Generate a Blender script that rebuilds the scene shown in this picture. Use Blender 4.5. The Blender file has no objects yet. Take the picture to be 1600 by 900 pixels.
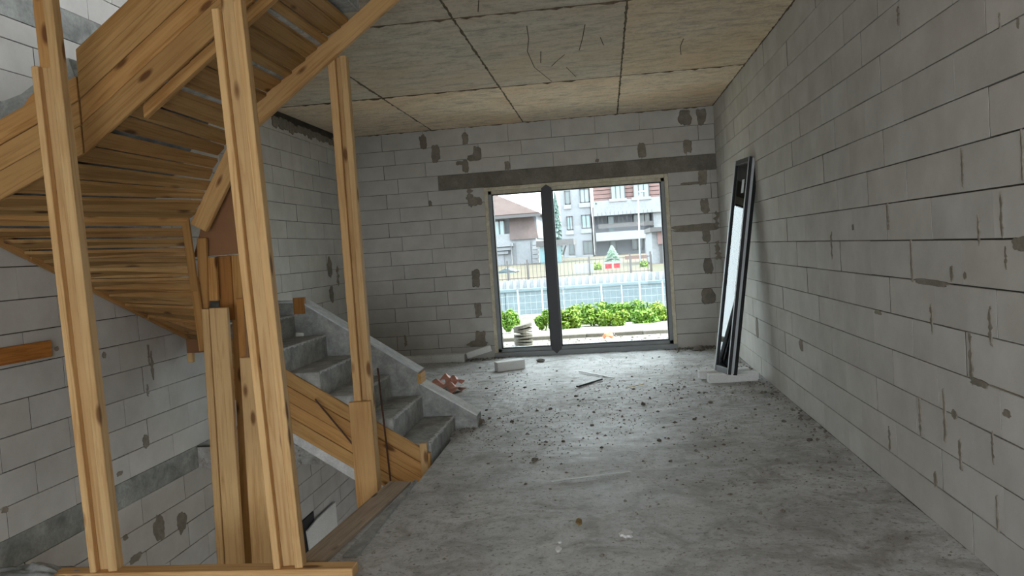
import bpy, bmesh, math, random
from mathutils import Vector, Matrix, noise

# ------------------------------------------------------------------ scene, camera, light
scene = bpy.context.scene
COL = scene.collection
RND = random.Random(7)
CAM_R = Vector((0.99068104, 0.118088, -0.06786967))
CAM_U = Vector((0.06163452, 0.05567885, 0.99654456))
CAM_D = Vector((-0.12145885, 0.99144092, -0.04788169))
CAM_P = Vector((0.0, 0.0, 1.503))
FPX = 1228.9
cam_data = bpy.data.cameras.new('camera')
cam_data.sensor_width = 36.0
cam_data.sensor_fit = 'HORIZONTAL'
cam_data.lens = FPX * 36.0 / 1600.0
cam_data.clip_end = 2000
cam = bpy.data.objects.new('camera', cam_data)
COL.objects.link(cam)
b_ = -CAM_D
cam.matrix_world = Matrix(((CAM_R.x, CAM_U.x, b_.x, CAM_P.x), (CAM_R.y, CAM_U.y, b_.y, CAM_P.y),
                           (CAM_R.z, CAM_U.z, b_.z, CAM_P.z), (0, 0, 0, 1)))
scene.camera = cam

world = bpy.data.worlds.new('overcast_sky')
scene.world = world
world.use_nodes = True
wn = world.node_tree.nodes
wn['Background'].inputs[0].default_value = (0.90, 0.95, 1.0, 1)
wn['Background'].inputs[1].default_value = 5.2
scene.view_settings.view_transform = 'Standard'
scene.view_settings.look = 'None'
scene.view_settings.gamma = 1
scene.view_settings.use_curve_mapping = False
scene.view_settings.exposure = 0.33

sun_d = bpy.data.lights.new('hazy_sun', 'SUN')
sun_d.energy = 11.0; sun_d.angle = math.radians(12); sun_d.color = (1.0, 0.93, 0.82)
sun_o = bpy.data.objects.new('hazy_sun', sun_d); COL.objects.link(sun_o)
sun_o.rotation_euler = Vector((0.62, -0.06, 0.78)).to_track_quat('Z', 'Y').to_euler()
def fill_lamp(name, loc, rot, sx, sy, power, color):
    l = bpy.data.lights.new(name, 'AREA')
    l.shape = 'RECTANGLE'; l.size = sx; l.size_y = sy; l.energy = power; l.color = color
    o = bpy.data.objects.new(name, l); COL.objects.link(o)
    o.location = loc; o.rotation_euler = rot
    return o
# added area lamp in the unseen front opening, strengthening what the sky gives
fill_lamp('fill_front_opening', (-0.3, -3.1, 1.1), (math.radians(90), 0, 0), 3.1, 2.0, 80, (0.84, 0.92, 1.0))

# ------------------------------------------------------------------ helpers
def lin(c):
    return c / 12.92 if c <= 0.04045 else ((c + 0.055) / 1.055) ** 2.4
def rgb(r, g, b):
    return (lin(r / 255), lin(g / 255), lin(b / 255), 1.0)

def at(px, py, Y):
    d = (px - 800) / FPX * CAM_R + (450 - py) / FPX * CAM_U + CAM_D
    return CAM_P + d * (Y / d.y)

WM = {}
def tag(o, label=None, cat=None, group=None, kind=None):
    if label: o['label'] = label
    if cat: o['category'] = cat
    if group: o['group'] = group
    if kind: o['kind'] = kind
    return o
def place(o, world_m, parent=None):
    if parent is not None:
        o.parent = parent
        o.matrix_basis = WM[parent.name].inverted() @ world_m
    else:
        o.matrix_basis = world_m
    WM[o.name] = world_m.copy()
    return o
def link(name, mesh, mat, world_m=None, parent=None, color=None):
    o = bpy.data.objects.new(name, mesh)
    COL.objects.link(o)
    if mat is not None and not mesh.materials:
        mesh.materials.append(mat)
    if color: o.color = color
    return place(o, world_m or Matrix.Identity(4), parent)
def empty(name, loc, label=None, cat=None, group=None, kind=None):
    o = bpy.data.objects.new(name, None)
    COL.objects.link(o)
    o.empty_display_size = 0.1
    place(o, Matrix.Translation(Vector(loc)))
    return tag(o, label, cat, group, kind)
def frame(origin, xdir, ydir):
    x = Vector(xdir).normalized(); y = Vector(ydir)
    y = (y - x * y.dot(x)).normalized(); z = x.cross(y)
    return Matrix(((x.x, y.x, z.x, origin[0]), (x.y, y.y, z.y, origin[1]), (x.z, y.z, z.z, origin[2]), (0, 0, 0, 1)))

class MB:
    def __init__(s): s.v = []; s.f = []
    def add(s, vs, fs):
        n = len(s.v); s.v += [tuple(v) for v in vs]; s.f += [tuple(i + n for i in f) for f in fs]
    def box(s, x0, x1, y0, y1, z0, z1):
        s.add([(x0, y0, z0), (x1, y0, z0), (x1, y1, z0), (x0, y1, z0), (x0, y0, z1), (x1, y0, z1), (x1, y1, z1), (x0, y1, z1)],
              [(0, 3, 2, 1), (4, 5, 6, 7), (0, 1, 5, 4), (1, 2, 6, 5), (2, 3, 7, 6), (3, 0, 4, 7)])
    def prism(s, pts, vec):
        n = len(pts); vec = Vector(vec); pts = [Vector(p) for p in pts]
        s.add(list(pts) + [p + vec for p in pts], [tuple(range(n)), tuple(range(2 * n - 1, n - 1, -1))] +
              [(i, i + n, (i + 1) % n + n, (i + 1) % n) for i in range(n)])
    def tube(s, p0, p1, r0, r1=None, seg=8):
        r1 = r0 if r1 is None else r1
        p0 = Vector(p0); p1 = Vector(p1); d = (p1 - p0).normalized()
        a = d.orthogonal().normalized(); b = d.cross(a)
        vs = []
        for p, r in ((p0, r0), (p1, r1)):
            for i in range(seg):
                t = 2 * math.pi * i / seg
                vs.append(p + a * (r * math.cos(t)) + b * (r * math.sin(t)))
        s.add(vs, [(i, (i + 1) % seg, (i + 1) % seg + seg, i + seg) for i in range(seg)] +
              [tuple(range(seg - 1, -1, -1)), tuple(range(seg, 2 * seg))])
    def mesh(s, name, smooth=False, fix=True):
        m = bpy.data.meshes.new(name)
        m.from_pydata(s.v, [], s.f)
        if fix:
            bm = bmesh.new(); bm.from_mesh(m); bmesh.ops.recalc_face_normals(bm, faces=bm.faces); bm.to_mesh(m); bm.free()
        if smooth:
            for p in m.polygons: p.use_smooth = True
        m.update()
        return m
    def build(s, name, mat, world_m=None, parent=None, color=None, smooth=False, fix=True):
        return link(name, s.mesh(name, smooth, fix), mat, world_m, parent, color)

def bevel_mesh(m, w, seg=1):
    bm = bmesh.new(); bm.from_mesh(m)
    bmesh.ops.bevel(bm, geom=bm.edges[:], offset=w, segments=seg, affect='EDGES', profile=0.5)
    bm.to_mesh(m); bm.free(); m.update()
    return m

def tint(base=1.0, var=0.06, warm=0.0):
    k = base * (1 + RND.uniform(-var, var)); w = RND.uniform(-1, 1) * warm
    return (k * (1 + w), k, k * (1 - w), 1)

def board(name, p0, p1, width, thick, wdir, mat, parent, color=None, bev=0.003):
    """plank from p0 to p1 (centre line), `width` along wdir, `thick` across"""
    p0 = Vector(p0); p1 = Vector(p1); L = (p1 - p0).length
    mb = MB(); mb.box(-L / 2, L / 2, -width / 2, width / 2, -thick / 2, thick / 2)
    m = mb.mesh(name)
    if bev: bevel_mesh(m, bev)
    return link(name, m, mat, frame((p0 + p1) / 2, p1 - p0, wdir), parent, color or tint(1.0, 0.12, 0.03))

def solid(name, pts, vec, mat, parent=None, xdir=(1, 0, 0), ydir=(0, 1, 0), color=None, bev=0.0):
    """extruded polygon, with a local frame so grain follows xdir"""
    pts = [Vector(p) for p in pts]; c = sum(pts, Vector()) / len(pts)
    M = frame(c, xdir, ydir); Mi = M.inverted(); R3 = Mi.to_3x3()
    mb = MB(); mb.prism([Mi @ p for p in pts], R3 @ Vector(vec))
    m = mb.mesh(name)
    if bev: bevel_mesh(m, bev)
    return link(name, m, mat, M, parent, color or tint(1.0, 0.1, 0.03))

# ------------------------------------------------------------------ materials
def new_mat(name):
    m = bpy.data.materials.new(name); m.use_nodes = True
    nt = m.node_tree
    return m, nt, nt.nodes['Principled BSDF']
def N(nt, kind, **kw):
    n = nt.nodes.new(kind)
    for k, v in kw.items():
        if k in n.inputs.keys() if hasattr(n.inputs, 'keys') else False: n.inputs[k].default_value = v
        else: setattr(n, k, v)
    return n
def mix(nt, fac, a, b, mode='MIX'):
    n = nt.nodes.new('ShaderNodeMix'); n.data_type = 'RGBA'; n.blend_type = mode
    for idx, val in ((0, fac), (6, a), (7, b)):
        if hasattr(val, 'is_linked') or hasattr(val, 'links'): nt.links.new(val, n.inputs[idx])
        else: n.inputs[idx].default_value = val
    return n.outputs[2]
def ramp(nt, src, stops):
    n = nt.nodes.new('ShaderNodeValToRGB')
    el = n.color_ramp.elements
    while len(el) < len(stops): el.new(0.5)
    for e, (p, c) in zip(el, stops): e.position = p; e.color = c if len(c) == 4 else (*c, 1)
    nt.links.new(src, n.inputs[0])
    return n.outputs[0]
def noise_tex(nt, vec, scale, detail=4, rough=0.55, dist=0.0):
    n = nt.nodes.new('ShaderNodeTexNoise')
    n.inputs['Scale'].default_value = scale; n.inputs['Detail'].default_value = detail
    n.inputs['Roughness'].default_value = rough; n.inputs['Distortion'].default_value = dist
    if vec is not None: nt.links.new(vec, n.inputs['Vector'])
    return n.outputs[0]
def bump(nt, src, strength, dist, bsdf):
    n = nt.nodes.new('ShaderNodeBump'); n.inputs['Strength'].default_value = strength; n.inputs['Distance'].default_value = dist
    nt.links.new(src, n.inputs['Height']); nt.links.new(n.outputs[0], bsdf.inputs['Normal'])
def objcoord(nt, scale=(1, 1, 1), rand=True):
    tc = nt.nodes.new('ShaderNodeTexCoord'); mp = nt.nodes.new('ShaderNodeMapping')
    mp.inputs['Scale'].default_value = scale
    nt.links.new(tc.outputs['Object'], mp.inputs['Vector'])
    if rand:
        oi = nt.nodes.new('ShaderNodeObjectInfo')
        cb = nt.nodes.new('ShaderNodeCombineXYZ')
        for i, k in enumerate((37.0, 91.0, 53.0)):
            mu = nt.nodes.new('ShaderNodeMath'); mu.operation = 'MULTIPLY'; mu.inputs[1].default_value = k
            nt.links.new(oi.outputs['Random'], mu.inputs[0]); nt.links.new(mu.outputs[0], cb.inputs[i])
        nt.links.new(cb.outputs[0], mp.inputs['Location'])
    return mp.outputs[0]
def ocolor(nt):
    return nt.nodes.new('ShaderNodeObjectInfo').outputs['Color']

def m_wood(name, light, dark, knot, rough=0.7):
    m, nt, b = new_mat(name)
    v = objcoord(nt, (0.7, 16, 16))
    g = noise_tex(nt, v, 2.2, 5, 0.6, 1.2)
    c = ramp(nt, g, [(0.30, dark), (0.52, light), (0.75, tuple(min(1, x * 1.08) for x in light[:3]) + (1,))])
    v2 = objcoord(nt, (1.0, 1.0, 1.0))
    big = noise_tex(nt, v2, 2.5, 3)
    c = mix(nt, ramp(nt, big, [(0.45, (0, 0, 0)), (0.8, (0.5, 0.5, 0.5))]), c, dark)
    v3 = objcoord(nt, (2.6, 7.5, 7.5))
    vo = nt.nodes.new('ShaderNodeTexVoronoi'); vo.inputs['Scale'].default_value = 1.0
    nt.links.new(v3, vo.inputs['Vector'])
    kf = ramp(nt, vo.outputs['Distance'], [(0.09, (0.85, 0.85, 0.85)), (0.17, (0, 0, 0))])
    c = mix(nt, kf, c, knot)
    c = mix(nt, 1.0, c, ocolor(nt), 'MULTIPLY')
    nt.links.new(c, b.inputs['Base Color']); b.inputs['Roughness'].default_value = rough
    b.inputs['Specular IOR Level'].default_value = 0.25
    bump(nt, g, 0.25, 0.002, b)
    return m
WOOD = m_wood('pine_lumber', rgb(206, 170, 120), rgb(180, 138, 88), rgb(104, 62, 28))
FORM = m_wood('formwork_pine', rgb(196, 152, 96), rgb(164, 118, 66), rgb(92, 54, 26))
DIRTYWOOD = m_wood('dirty_board', rgb(176, 160, 142), rgb(142, 129, 115), rgb(70, 56, 44), 0.85)
OLDBOARD = m_wood('weathered_board', rgb(176, 124, 66), rgb(140, 92, 46), rgb(80, 46, 20))

def m_block():
    m, nt, b = new_mat('aerated_concrete')
    v = objcoord(nt, (1, 1, 1))
    n1 = noise_tex(nt, v, 3.0, 4, 0.6)
    n2 = noise_tex(nt, v, 60, 3, 0.7)
    c = ramp(nt, n1, [(0.3, rgb(188, 184, 178)), (0.7, rgb(207, 204, 199))])
    c = mix(nt, ramp(nt, n2, [(0.62, (0, 0, 0)), (0.8, (0.35, 0.35, 0.35))]), c, rgb(165, 158, 150))
    c = mix(nt, 1.0, c, ocolor(nt), 'MULTIPLY')
    nt.links.new(c, b.inputs['Base Color']); b.inputs['Roughness'].default_value = 0.92
    b.inputs['Specular IOR Level'].default_value = 0.15
    bump(nt, n2, 0.3, 0.002, b)
    return m
BLOCK = m_block()
def m_noise(name, c0, c1, scale=4.0, fine=40, rough=0.9, bs=0.3, spec=0.2, rand=True, usecol=True, bd=0.003):
    m, nt, b = new_mat(name)
    v = objcoord(nt, (1, 1, 1), rand)
    n1 = noise_tex(nt, v, scale, 6, 0.62, 0.4); n2 = noise_tex(nt, v, fine, 4, 0.7)
    c = ramp(nt, n1, [(0.32, c0), (0.68, c1)])
    c = mix(nt, ramp(nt, n2, [(0.35, (0.30, 0.30, 0.30)), (0.6, (0, 0, 0))]), c, tuple(x * 0.55 for x in c0[:3]) + (1,))
    if usecol: c = mix(nt, 1.0, c, ocolor(nt), 'MULTIPLY')
    nt.links.new(c, b.inputs['Base Color']); b.inputs['Roughness'].default_value = rough
    b.inputs['Specular IOR Level'].default_value = spec
    bump(nt, n2, bs, bd, b)
    return m
MORTAR = m_noise('joint_mortar', rgb(70, 64, 56), rgb(96, 88, 78), 6, 60)
PATCH = m_noise('smeared_mortar', rgb(128, 121, 110), rgb(154, 146, 134), 9, 70)
CONC = m_noise('grey_concrete', rgb(122, 124, 121), rgb(176, 177, 172), 5, 45)
STAIRC = m_noise('stair_concrete', rgb(137, 139, 137), rgb(188, 189, 185), 7, 50)
PALE = m_noise('pale_cement', rgb(196, 199, 200), rgb(230, 232, 232), 9, 60)
LINTEL = m_noise('lintel_concrete', rgb(116, 110, 102), rgb(146, 140, 131), 5, 40)
FOAM = m_noise('white_foam', rgb(232, 231, 228), rgb(243, 243, 241), 5, 80, bs=0.15)
LUMP = m_noise('mortar_lump', rgb(86, 80, 74), rgb(140, 134, 126), 12, 50)

def m_floor():
    m, nt, b = new_mat('dusty_concrete_floor')
    v = objcoord(nt, (1, 1, 1), False)
    n1 = noise_tex(nt, v, 0.9, 6, 0.6, 0.3)
    n2 = noise_tex(nt, v, 9, 6, 0.68, 0.5)
    n3 = noise_tex(nt, v, 70, 3, 0.7)
    c = ramp(nt, n1, [(0.35, rgb(181, 182, 182)), (0.65, rgb(207, 208, 208))])
    c = mix(nt, ramp(nt, n2, [(0.34, (0.6, 0.6, 0.6)), (0.52, (0, 0, 0))]), c, rgb(148, 146, 142))
    c = mix(nt, ramp(nt, n2, [(0.60, (0, 0, 0)), (0.78, (0.5, 0.5, 0.5))]), c, rgb(226, 227, 227))
    c = mix(nt, ramp(nt, n3, [(0.30, (0.4, 0.4, 0.4)), (0.5, (0, 0, 0))]), c, rgb(133, 130, 125))
    n4 = noise_tex(nt, v, 2.6, 7, 0.72, 0.9)
    c = mix(nt, ramp(nt, n4, [(0.38, (0.75, 0.75, 0.75)), (0.52, (0, 0, 0))]), c, rgb(142, 137, 131))
    c = mix(nt, ramp(nt, n4, [(0.56, (0, 0, 0)), (0.7, (0.45, 0.45, 0.45))]), c, rgb(231, 230, 227))
    n5 = noise_tex(nt, v, 26, 5, 0.75, 0.3)
    c = mix(nt, ramp(nt, n5, [(0.36, (0.85, 0.85, 0.85)), (0.45, (0, 0, 0))]), c, rgb(122, 114, 106))
    nt.links.new(c, b.inputs['Base Color'])
    r = ramp(nt, n1, [(0.3, (0.5, 0.5, 0.5)), (0.7, (0.7, 0.7, 0.7))])
    nt.links.new(r, b.inputs['Roughness']); b.inputs['Specular IOR Level'].default_value = 0.4
    ad = nt.nodes.new('ShaderNodeMath'); ad.operation = 'ADD'; nt.links.new(n2, ad.inputs[0]); nt.links.new(n3, ad.inputs[1])
    bump(nt, ad.outputs[0], 0.3, 0.004, b)
    return m
FLOOR = m_floor()
def m_ceil():
    m, nt, b = new_mat('board_marked_concrete')
    v = objcoord(nt, (1, 2.2, 1))
    n1 = noise_tex(nt, v, 4.2, 8, 0.74, 0.5)
    v2 = objcoord(nt, (1, 1, 1))
    n2 = noise_tex(nt, v2, 30, 4, 0.65)
    n3 = noise_tex(nt, v2, 0.8, 3, 0.6)
    c = ramp(nt, n1, [(0.34, rgb(158, 151, 140)), (0.5, rgb(204, 196, 183)), (0.7, rgb(220, 212, 199))])
    c = mix(nt, ramp(nt, n2, [(0.32, (0.45, 0.45, 0.45)), (0.48, (0, 0, 0))]), c, rgb(140, 132, 121))
    c = mix(nt, ramp(nt, n3, [(0.4, (0, 0, 0)), (0.75, (0.55, 0.55, 0.55))]), c, rgb(206, 178, 142))
    c = mix(nt, 1.0, c, ocolor(nt), 'MULTIPLY')
    nt.links.new(c, b.inputs['Base Color']); b.inputs['Roughness'].default_value = 0.85
    bump(nt, n1, 0.25, 0.004, b)
    return m
CEIL = m_ceil()
def m_plain(name, col, rough=0.5, metal=0.0, spec=0.5, usecol=False):
    m, nt, b = new_mat(name)
    v = objcoord(nt, (1, 1, 1)); n = noise_tex(nt, v, 6, 3)
    c = mix(nt, ramp(nt, n, [(0.35, (0.22, 0.22, 0.22)), (0.65, (0, 0, 0))]), col, tuple(x * 0.72 for x in col[:3]) + (1,))
    if usecol: c = mix(nt, 1.0, c, ocolor(nt), 'MULTIPLY')
    nt.links.new(c, b.inputs['Base Color'])
    b.inputs['Roughness'].default_value = rough; b.inputs['Metallic'].default_value = metal
    b.inputs['Specular IOR Level'].default_value = spec
    return m
DARKFRAME = m_plain('anthracite_profile', rgb(52, 52, 56), 0.45)
BLACKGASKET = m_plain('black_gasket', rgb(24, 25, 28), 0.5)
GREYPROF = m_plain('grey_profile', rgb(150, 154, 156), 0.45)
WHITEPROF = m_plain('white_spacer', rgb(206, 210, 214), 0.4)
CREAM = m_noise('dirty_mounting_strip', rgb(204, 194, 168), rgb(234, 227, 208), 9, 50)
HARDB = m_plain('brown_hardboard', rgb(160, 112, 72), 0.6, usecol=True)
REBAR = m_plain('rusty_rebar', rgb(86, 58, 46), 0.8)
def m_glass(name, tintc=(0.93, 0.97, 0.96, 1), refl=1.16):
    m, nt, b = new_mat(name)
    nt.nodes.remove(b)
    out = nt.nodes['Material Output']
    tr = nt.nodes.new('ShaderNodeBsdfTransparent'); tr.inputs[0].default_value = tintc
    gl = nt.nodes.new('ShaderNodeBsdfGlossy'); gl.inputs['Roughness'].default_value = 0.015
    gl.inputs['Color'].default_value = (0.95, 0.98, 1, 1)
    fr = nt.nodes.new('ShaderNodeFresnel'); fr.inputs[0].default_value = refl
    mx = nt.nodes.new('ShaderNodeMixShader')
    nt.links.new(fr.outputs[0], mx.inputs[0]); nt.links.new(tr.outputs[0], mx.inputs[1]); nt.links.new(gl.outputs[0], mx.inputs[2])
    nt.links.new(mx.outputs[0], out.inputs[0])
    return m
GLASS = m_glass('clear_glass')
GLASSP = m_glass('double_glazing', (0.86, 0.91, 0.90, 1), 1.5)

# ------------------------------------------------------------------ setting: dimensions
XR, XL, YB, HC = 1.548, -3.616, 10.96, 3.2635
YF = -3.2
CR = 0.203

def fh(x, y):
    """floor relief"""
    h = 0.010 * (noise.noise(Vector((x * 1.3, y * 1.3, 3.1)))) + 0.006 * noise.noise(Vector((x * 6, y * 6, 1.7)))
    d = max(0.0, min(1.0, (y - 5.0) / 2.5))
    h += d * 0.007 * noise.noise(Vector((x * 15, y * 15, 9.2)))
    e = max(0.0, min(1.0, (x + 1.34) / 0.3)) if 3.4 < y < 6.5 else 1.0
    return h * (0.3 + 0.7 * e)

def floor_mesh():
    mb = MB()
    def grid(x0, x1, y0, y1, step):
        nx = max(1, round((x1 - x0) / step)); ny = max(1, round((y1 - y0) / step))
        vs = []; fs = []
        for j in range(ny + 1):
            for i in range(nx + 1):
                x = x0 + (x1 - x0) * i / nx; y = y0 + (y1 - y0) * j / ny
                vs.append((x, y, fh(x, y)))
        for j in range(ny):
            for i in range(nx):
                a = j * (nx + 1) + i
                fs.append((a, a + 1, a + nx + 2, a + nx + 1))
        mb.add(vs, fs)
    grid(-1.34, XR, 2.4, YB + 0.05, 0.045)
    grid(-1.34, XR, YF, 2.4, 0.2)
    grid(XL, -1.34, 6.36, YB + 0.05, 0.06)
    grid(XL, -1.34, YF, 3.66, 0.12)
    mb.box(-1.34, XR + 0.1, YF - 0.1, YB + 0.4, -0.2, -0.018)
    mb.box(XL - 0.1, -1.34, 6.36, YB + 0.4, -0.2, -0.016)
    mb.box(XL - 0.1, -1.34, YF - 0.1, 3.66, -0.2, -0.016)
    # ledge along the stair opening
    mb.prism([(-1.65, 3.66, -0.2), (-1.34, 3.66, -0.2), (-1.34, 5.06, -0.2), (-1.485, 5.06, -0.2)], (0, 0, 0.203))
    return mb.mesh('floor', fix=False)
tag(link('floor', floor_mesh(), FLOOR), kind='structure')

# ---- block walls
BM = {}
def block_mesh(L, Hh, D=0.05, ch=0.003, cv=0.001):
    k = (round(L, 2), round(Hh, 3))
    if k in BM: return BM[k]
    L, Hh = k; l = L / 2; h = Hh / 2
    vs = [(-l, -D, -h), (l, -D, -h), (l, -D, h), (-l, -D, h),
          (-l, -cv, -h), (l, -cv, -h), (l, -cv, h), (-l, -cv, h),
          (-l + cv, 0, -h + ch), (l - cv, 0, -h + ch), (l - cv, 0, h - ch), (-l + cv, 0, h - ch)]
    fs = []
    for a, b in ((0, 4), (4, 8)):
        for i in range(4):
            j = (i + 1) % 4; fs.append((a + i, a + j, b + j, b + i))
    fs.append((8, 9, 10, 11))
    mb = MB(); mb.add(vs, fs)
    m = mb.mesh('block', fix=False); m.materials.append(BLOCK); m.materials.append(MORTAR)
    for pi in (1, 3): m.polygons[pi].material_index = 1
    bm = bmesh.new(); bm.from_mesh(m); bmesh.ops.recalc_face_normals(bm, faces=bm.faces)
    # outward = +y on the front
    for f in bm.faces:
        pass
    bm.to_mesh(m); bm.free()
    BM[k] = m
    return m
def lay_block(parent, P, udir, ndir, u0, u1, z0, z1, base=1.0):
    """P(u,z)-> world point on wall face; udir along wall, ndir out of wall"""
    gz = RND.uniform(0.004, 0.008); gu = RND.choice([0.0015, 0.002, 0.003, 0.005])
    L = u1 - u0 - gu; Hh = z1 - z0 - gz
    if L < 0.03 or Hh < 0.03: return
    c = P((u0 + u1) / 2, (z0 + z1) / 2) + ndir * RND.uniform(-0.002, 0.0015)
    x = udir.copy(); z = Vector((0, 0, 1))
    M = Matrix(((x.x, ndir.x, 0, c.x), (x.y, ndir.y, 0, c.y), (0, 0, 1, c.z), (0, 0, 0, 1)))
    if x.cross(ndir).z < 0:
        x = -x
        M = Matrix(((x.x, ndir.x, 0, c.x), (x.y, ndir.y, 0, c.y), (0, 0, 1, c.z), (0, 0, 0, 1)))
    link('block', block_mesh(L, Hh), BLOCK, M, parent, tint(base, 0.035, 0.008))

def rows(parent, P, udir, ndir, zs, u0, u1, offs, holes=(), L=0.603, base=1.0):
    for r, (z0, z1) in enumerate(zip(zs[:-1], zs[1:])):
        o = offs(r)
        cuts = [u0]
        k = math.ceil((u0 - o) / L + 0.08)
        while o + k * L < u1 - 0.05:
            cuts.append(o + k * L); k += 1
        cuts.append(u1)
        for a, b in zip(cuts[:-1], cuts[1:]):
            segs = [(a, b)]
            for (h0, h1, hz0, hz1) in holes:
                if (z0 + z1) / 2 > hz0 and (z0 + z1) / 2 < hz1:
                    ns = []
                    for s0, s1 in segs:
                        if s1 <= h0 or s0 >= h1: ns.append((s0, s1)); continue
                        if s0 < h0: ns.append((s0, h0))
                        if s1 > h1: ns.append((h1, s1))
                    segs = ns
            for s0, s1 in segs: lay_block(parent, P, udir, ndir, s0, s1, z0, z1, base)

def blob(name, parent, P, ndir, udir, u, z, w, h, seed, mat=PATCH, thick=0.004, n=26, sq=3.0, rot=0.0):
    """irregular smear of mortar on a wall"""
    rr = random.Random(seed); ph = rr.uniform(0, 50)
    pts = []
    if h > 2.2 * w: sq = 5.0; n = 40
    for i in range(n):
        t = 2 * math.pi * i / n
        ct, st = math.cos(t), math.sin(t)
        k = (abs(ct) ** sq + abs(st) ** sq) ** (-1 / sq)
        k *= 1 + 0.30 * noise.noise(Vector((ct * 1.8 + ph, st * 1.8, ph))) + rr.uniform(-0.09, 0.09)
        a, b = k * ct * w / 2, k * st * h / 2
        if h > 2.2 * w:
            a *= max(0.22, 0.62 + 0.85 * noise.noise(Vector((b * 9 / max(h, 0.05), ph, 2.0)))); a += 0.35 * w * noise.noise(Vector((b * 5 / max(h, 0.05), ph, 7.0)))
        a, b = a * math.cos(rot) - b * math.sin(rot), a * math.sin(rot) + b * math.cos(rot)
        pts.append((a, b))
    c = P(u, z)
    x = udir; 
    M = Matrix(((x.x, 0, ndir.x, c.x), (x.y, 0, ndir.y, c.y), (0, 1, 0, c.z), (0, 0, 0, 1)))
    mb = MB()
    outer = [(a, b, -0.004) for a, b in pts]; inner = [(a * 0.93, b * 0.93, thick) for a, b in pts]
    mb.add(outer + inner, [tuple(range(n, 2 * n))] + [(i, (i + 1) % n, (i + 1) % n + n, i + n) for i in range(n)])
    return link(name, mb.mesh(name), mat, M, parent, tint(1, 0.08, 0.02))

# right wall
mb = MB(); mb.box(XR + 0.014, XR + 0.3, YF, YB + 0.3, -0.2, HC + 0.2)
wr = tag(mb.build('wall_right', MORTAR), kind='structure')
PR = lambda u, z: Vector((XR, u, z))
ZR = [0.0, 0.198] + [0.198 + CR * i for i in range(1, 15)] + [HC]
rows(wr, PR, Vector((0, 1, 0)), Vector((-1, 0, 0)), ZR, 1.35, YB, lambda r: 0.05 if r % 2 == 0 else 0.36)
mb = MB(); mb.box(XR, XR + 0.05, YF, 1.35, 0, HC)
mb.build('plain_masonry', BLOCK, None, wr)
def rsm(px0, py0, px1, py1, wpx=None, seed=1, **kw):
    """smear between two photo points measured on the right wall"""
    def q(px, py):
        d = (px - 800) / FPX * CAM_R + (450 - py) / FPX * CAM_U + CAM_D
        p = CAM_P + d * (XR / d.x); return p.y, p.z
    (u0, z0), (u1, z1) = q(px0, py0), q(px1, py1)
    uw = abs(q(px0 - wpx / 2, py0)[0] - q(px0 + wpx / 2, py0)[0]) if wpx else abs(u1 - u0)
    return blob('mortar_patch', wr, PR, Vector((-1, 0, 0)), Vector((0, 1, 0)), (u0 + u1) / 2, (z0 + z1) / 2, max(uw, 0.008), abs(z1 - z0), seed, **kw)
for i, (a, b, c, d, w) in enumerate([
        (1423, 376, 1426, 440, 3.5), (1564, 300, 1566, 373, 5), (1528, 335, 1531, 382, 4), (1516, 526, 1519, 600, 7),
        (1546, 476, 1549, 538, 7), (1453, 474, 1459, 524, 4), (1474, 606, 1478, 690, 5), (1437, 624, 1439, 682, 3.5),
        (1500, 688, 1502, 735, 5), (1461, 736, 1463, 762, 5), (1551, 676, 1552, 724, 4), (1252, 531, 1252, 549, 6),
        (1182, 497, 1184, 527, 4), (1503, 233, 1505, 290, 4), (1597, 206, 1598, 284, 4), (1591, 27, 1592, 45, 5),
        (1296, 362, 1303, 405, 3), (1387, 320, 1388, 360, 3), (1491, 640, 1492, 655, 8), (1573, 640, 1574, 652, 12),
        (1403, 41, 1404, 9, 4), (1333, 350, 1333, 360, 3), (1558, 775, 1559, 830, 3), (1390, 670, 1390, 703, 3),
        (1570, 385, 1574, 421, 4), (1562, 20, 1563, 45, 2), (1508, 425, 1509, 437, 5), (1372, 484, 1373, 492, 12), (1487, 415, 1488, 440, 5)]):
    rsm(a, b, c, d, w, seed=i + 3, sq=2.4, thick=0.0035)
for i, (a, b, c, d) in enumerate([(1428, 434, 1485, 450), (1517, 588, 1545, 610), (1545, 600, 1600, 622), (1582, 370, 1606, 392)]):
    rsm(a, b, c, d, None, seed=i + 60, sq=4, thick=0.004, rot=0.0 if i != 2 else 0.0)

# back wall with its window opening and lintel
WX0, WX1, WZ0, WZ1 = -1.645, 0.895, 0.02, 2.40
mb = MB()
yb0, yb1 = YB + 0.014, YB + 0.3
mb.box(XL - 0.2, WX0, yb0, yb1, -0.2, HC + 0.2); mb.box(WX1, XR + 0.2, yb0, yb1, -0.2, HC + 0.2)
mb.box(WX0, WX1, yb0, yb1, WZ1, HC + 0.2); mb.box(WX0, WX1, yb0, yb1, -0.2, WZ0)
wb = tag(mb.build('wall_back', MORTAR), kind='structure')
PB = lambda u, z: Vector((u, YB, z)); UX = Vector((1, 0, 0)); NB = Vector((0, -1, 0))
ZBL = [0.0, 0.175] + [0.175 + CR * i for i in range(1, 12)] + [2.618]
LX0 = -2.286
rows(wb, PB, UX, NB, ZBL, XL, WX0, lambda r: -3.05 if r % 2 == 1 else -2.87, holes=[(LX0, WX0, 2.41, 2.618)], base=0.985)
ZBR = [0.0, 0.197] + [0.197 + CR * i for i in range(1, 11)] + [2.42]
rows(wb, PB, UX, NB, ZBR, WX1, XR, lambda r: 1.46 if r % 3 else 1.40, base=0.985)
ZBT = [2.618, 2.816, 3.02, HC]
rows(wb, PB, UX, NB, ZBT, XL, XR, lambda r: (-1.25, -1.08, -0.65)[r], base=0.985)
mb = MB(); mb.box(LX0, XR, YB - 0.001, YB + 0.2, 2.405, 2.616)
tag(mb.build('lintel', LINTEL, None, wb), 'grey concrete lintel beam above the window')
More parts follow.
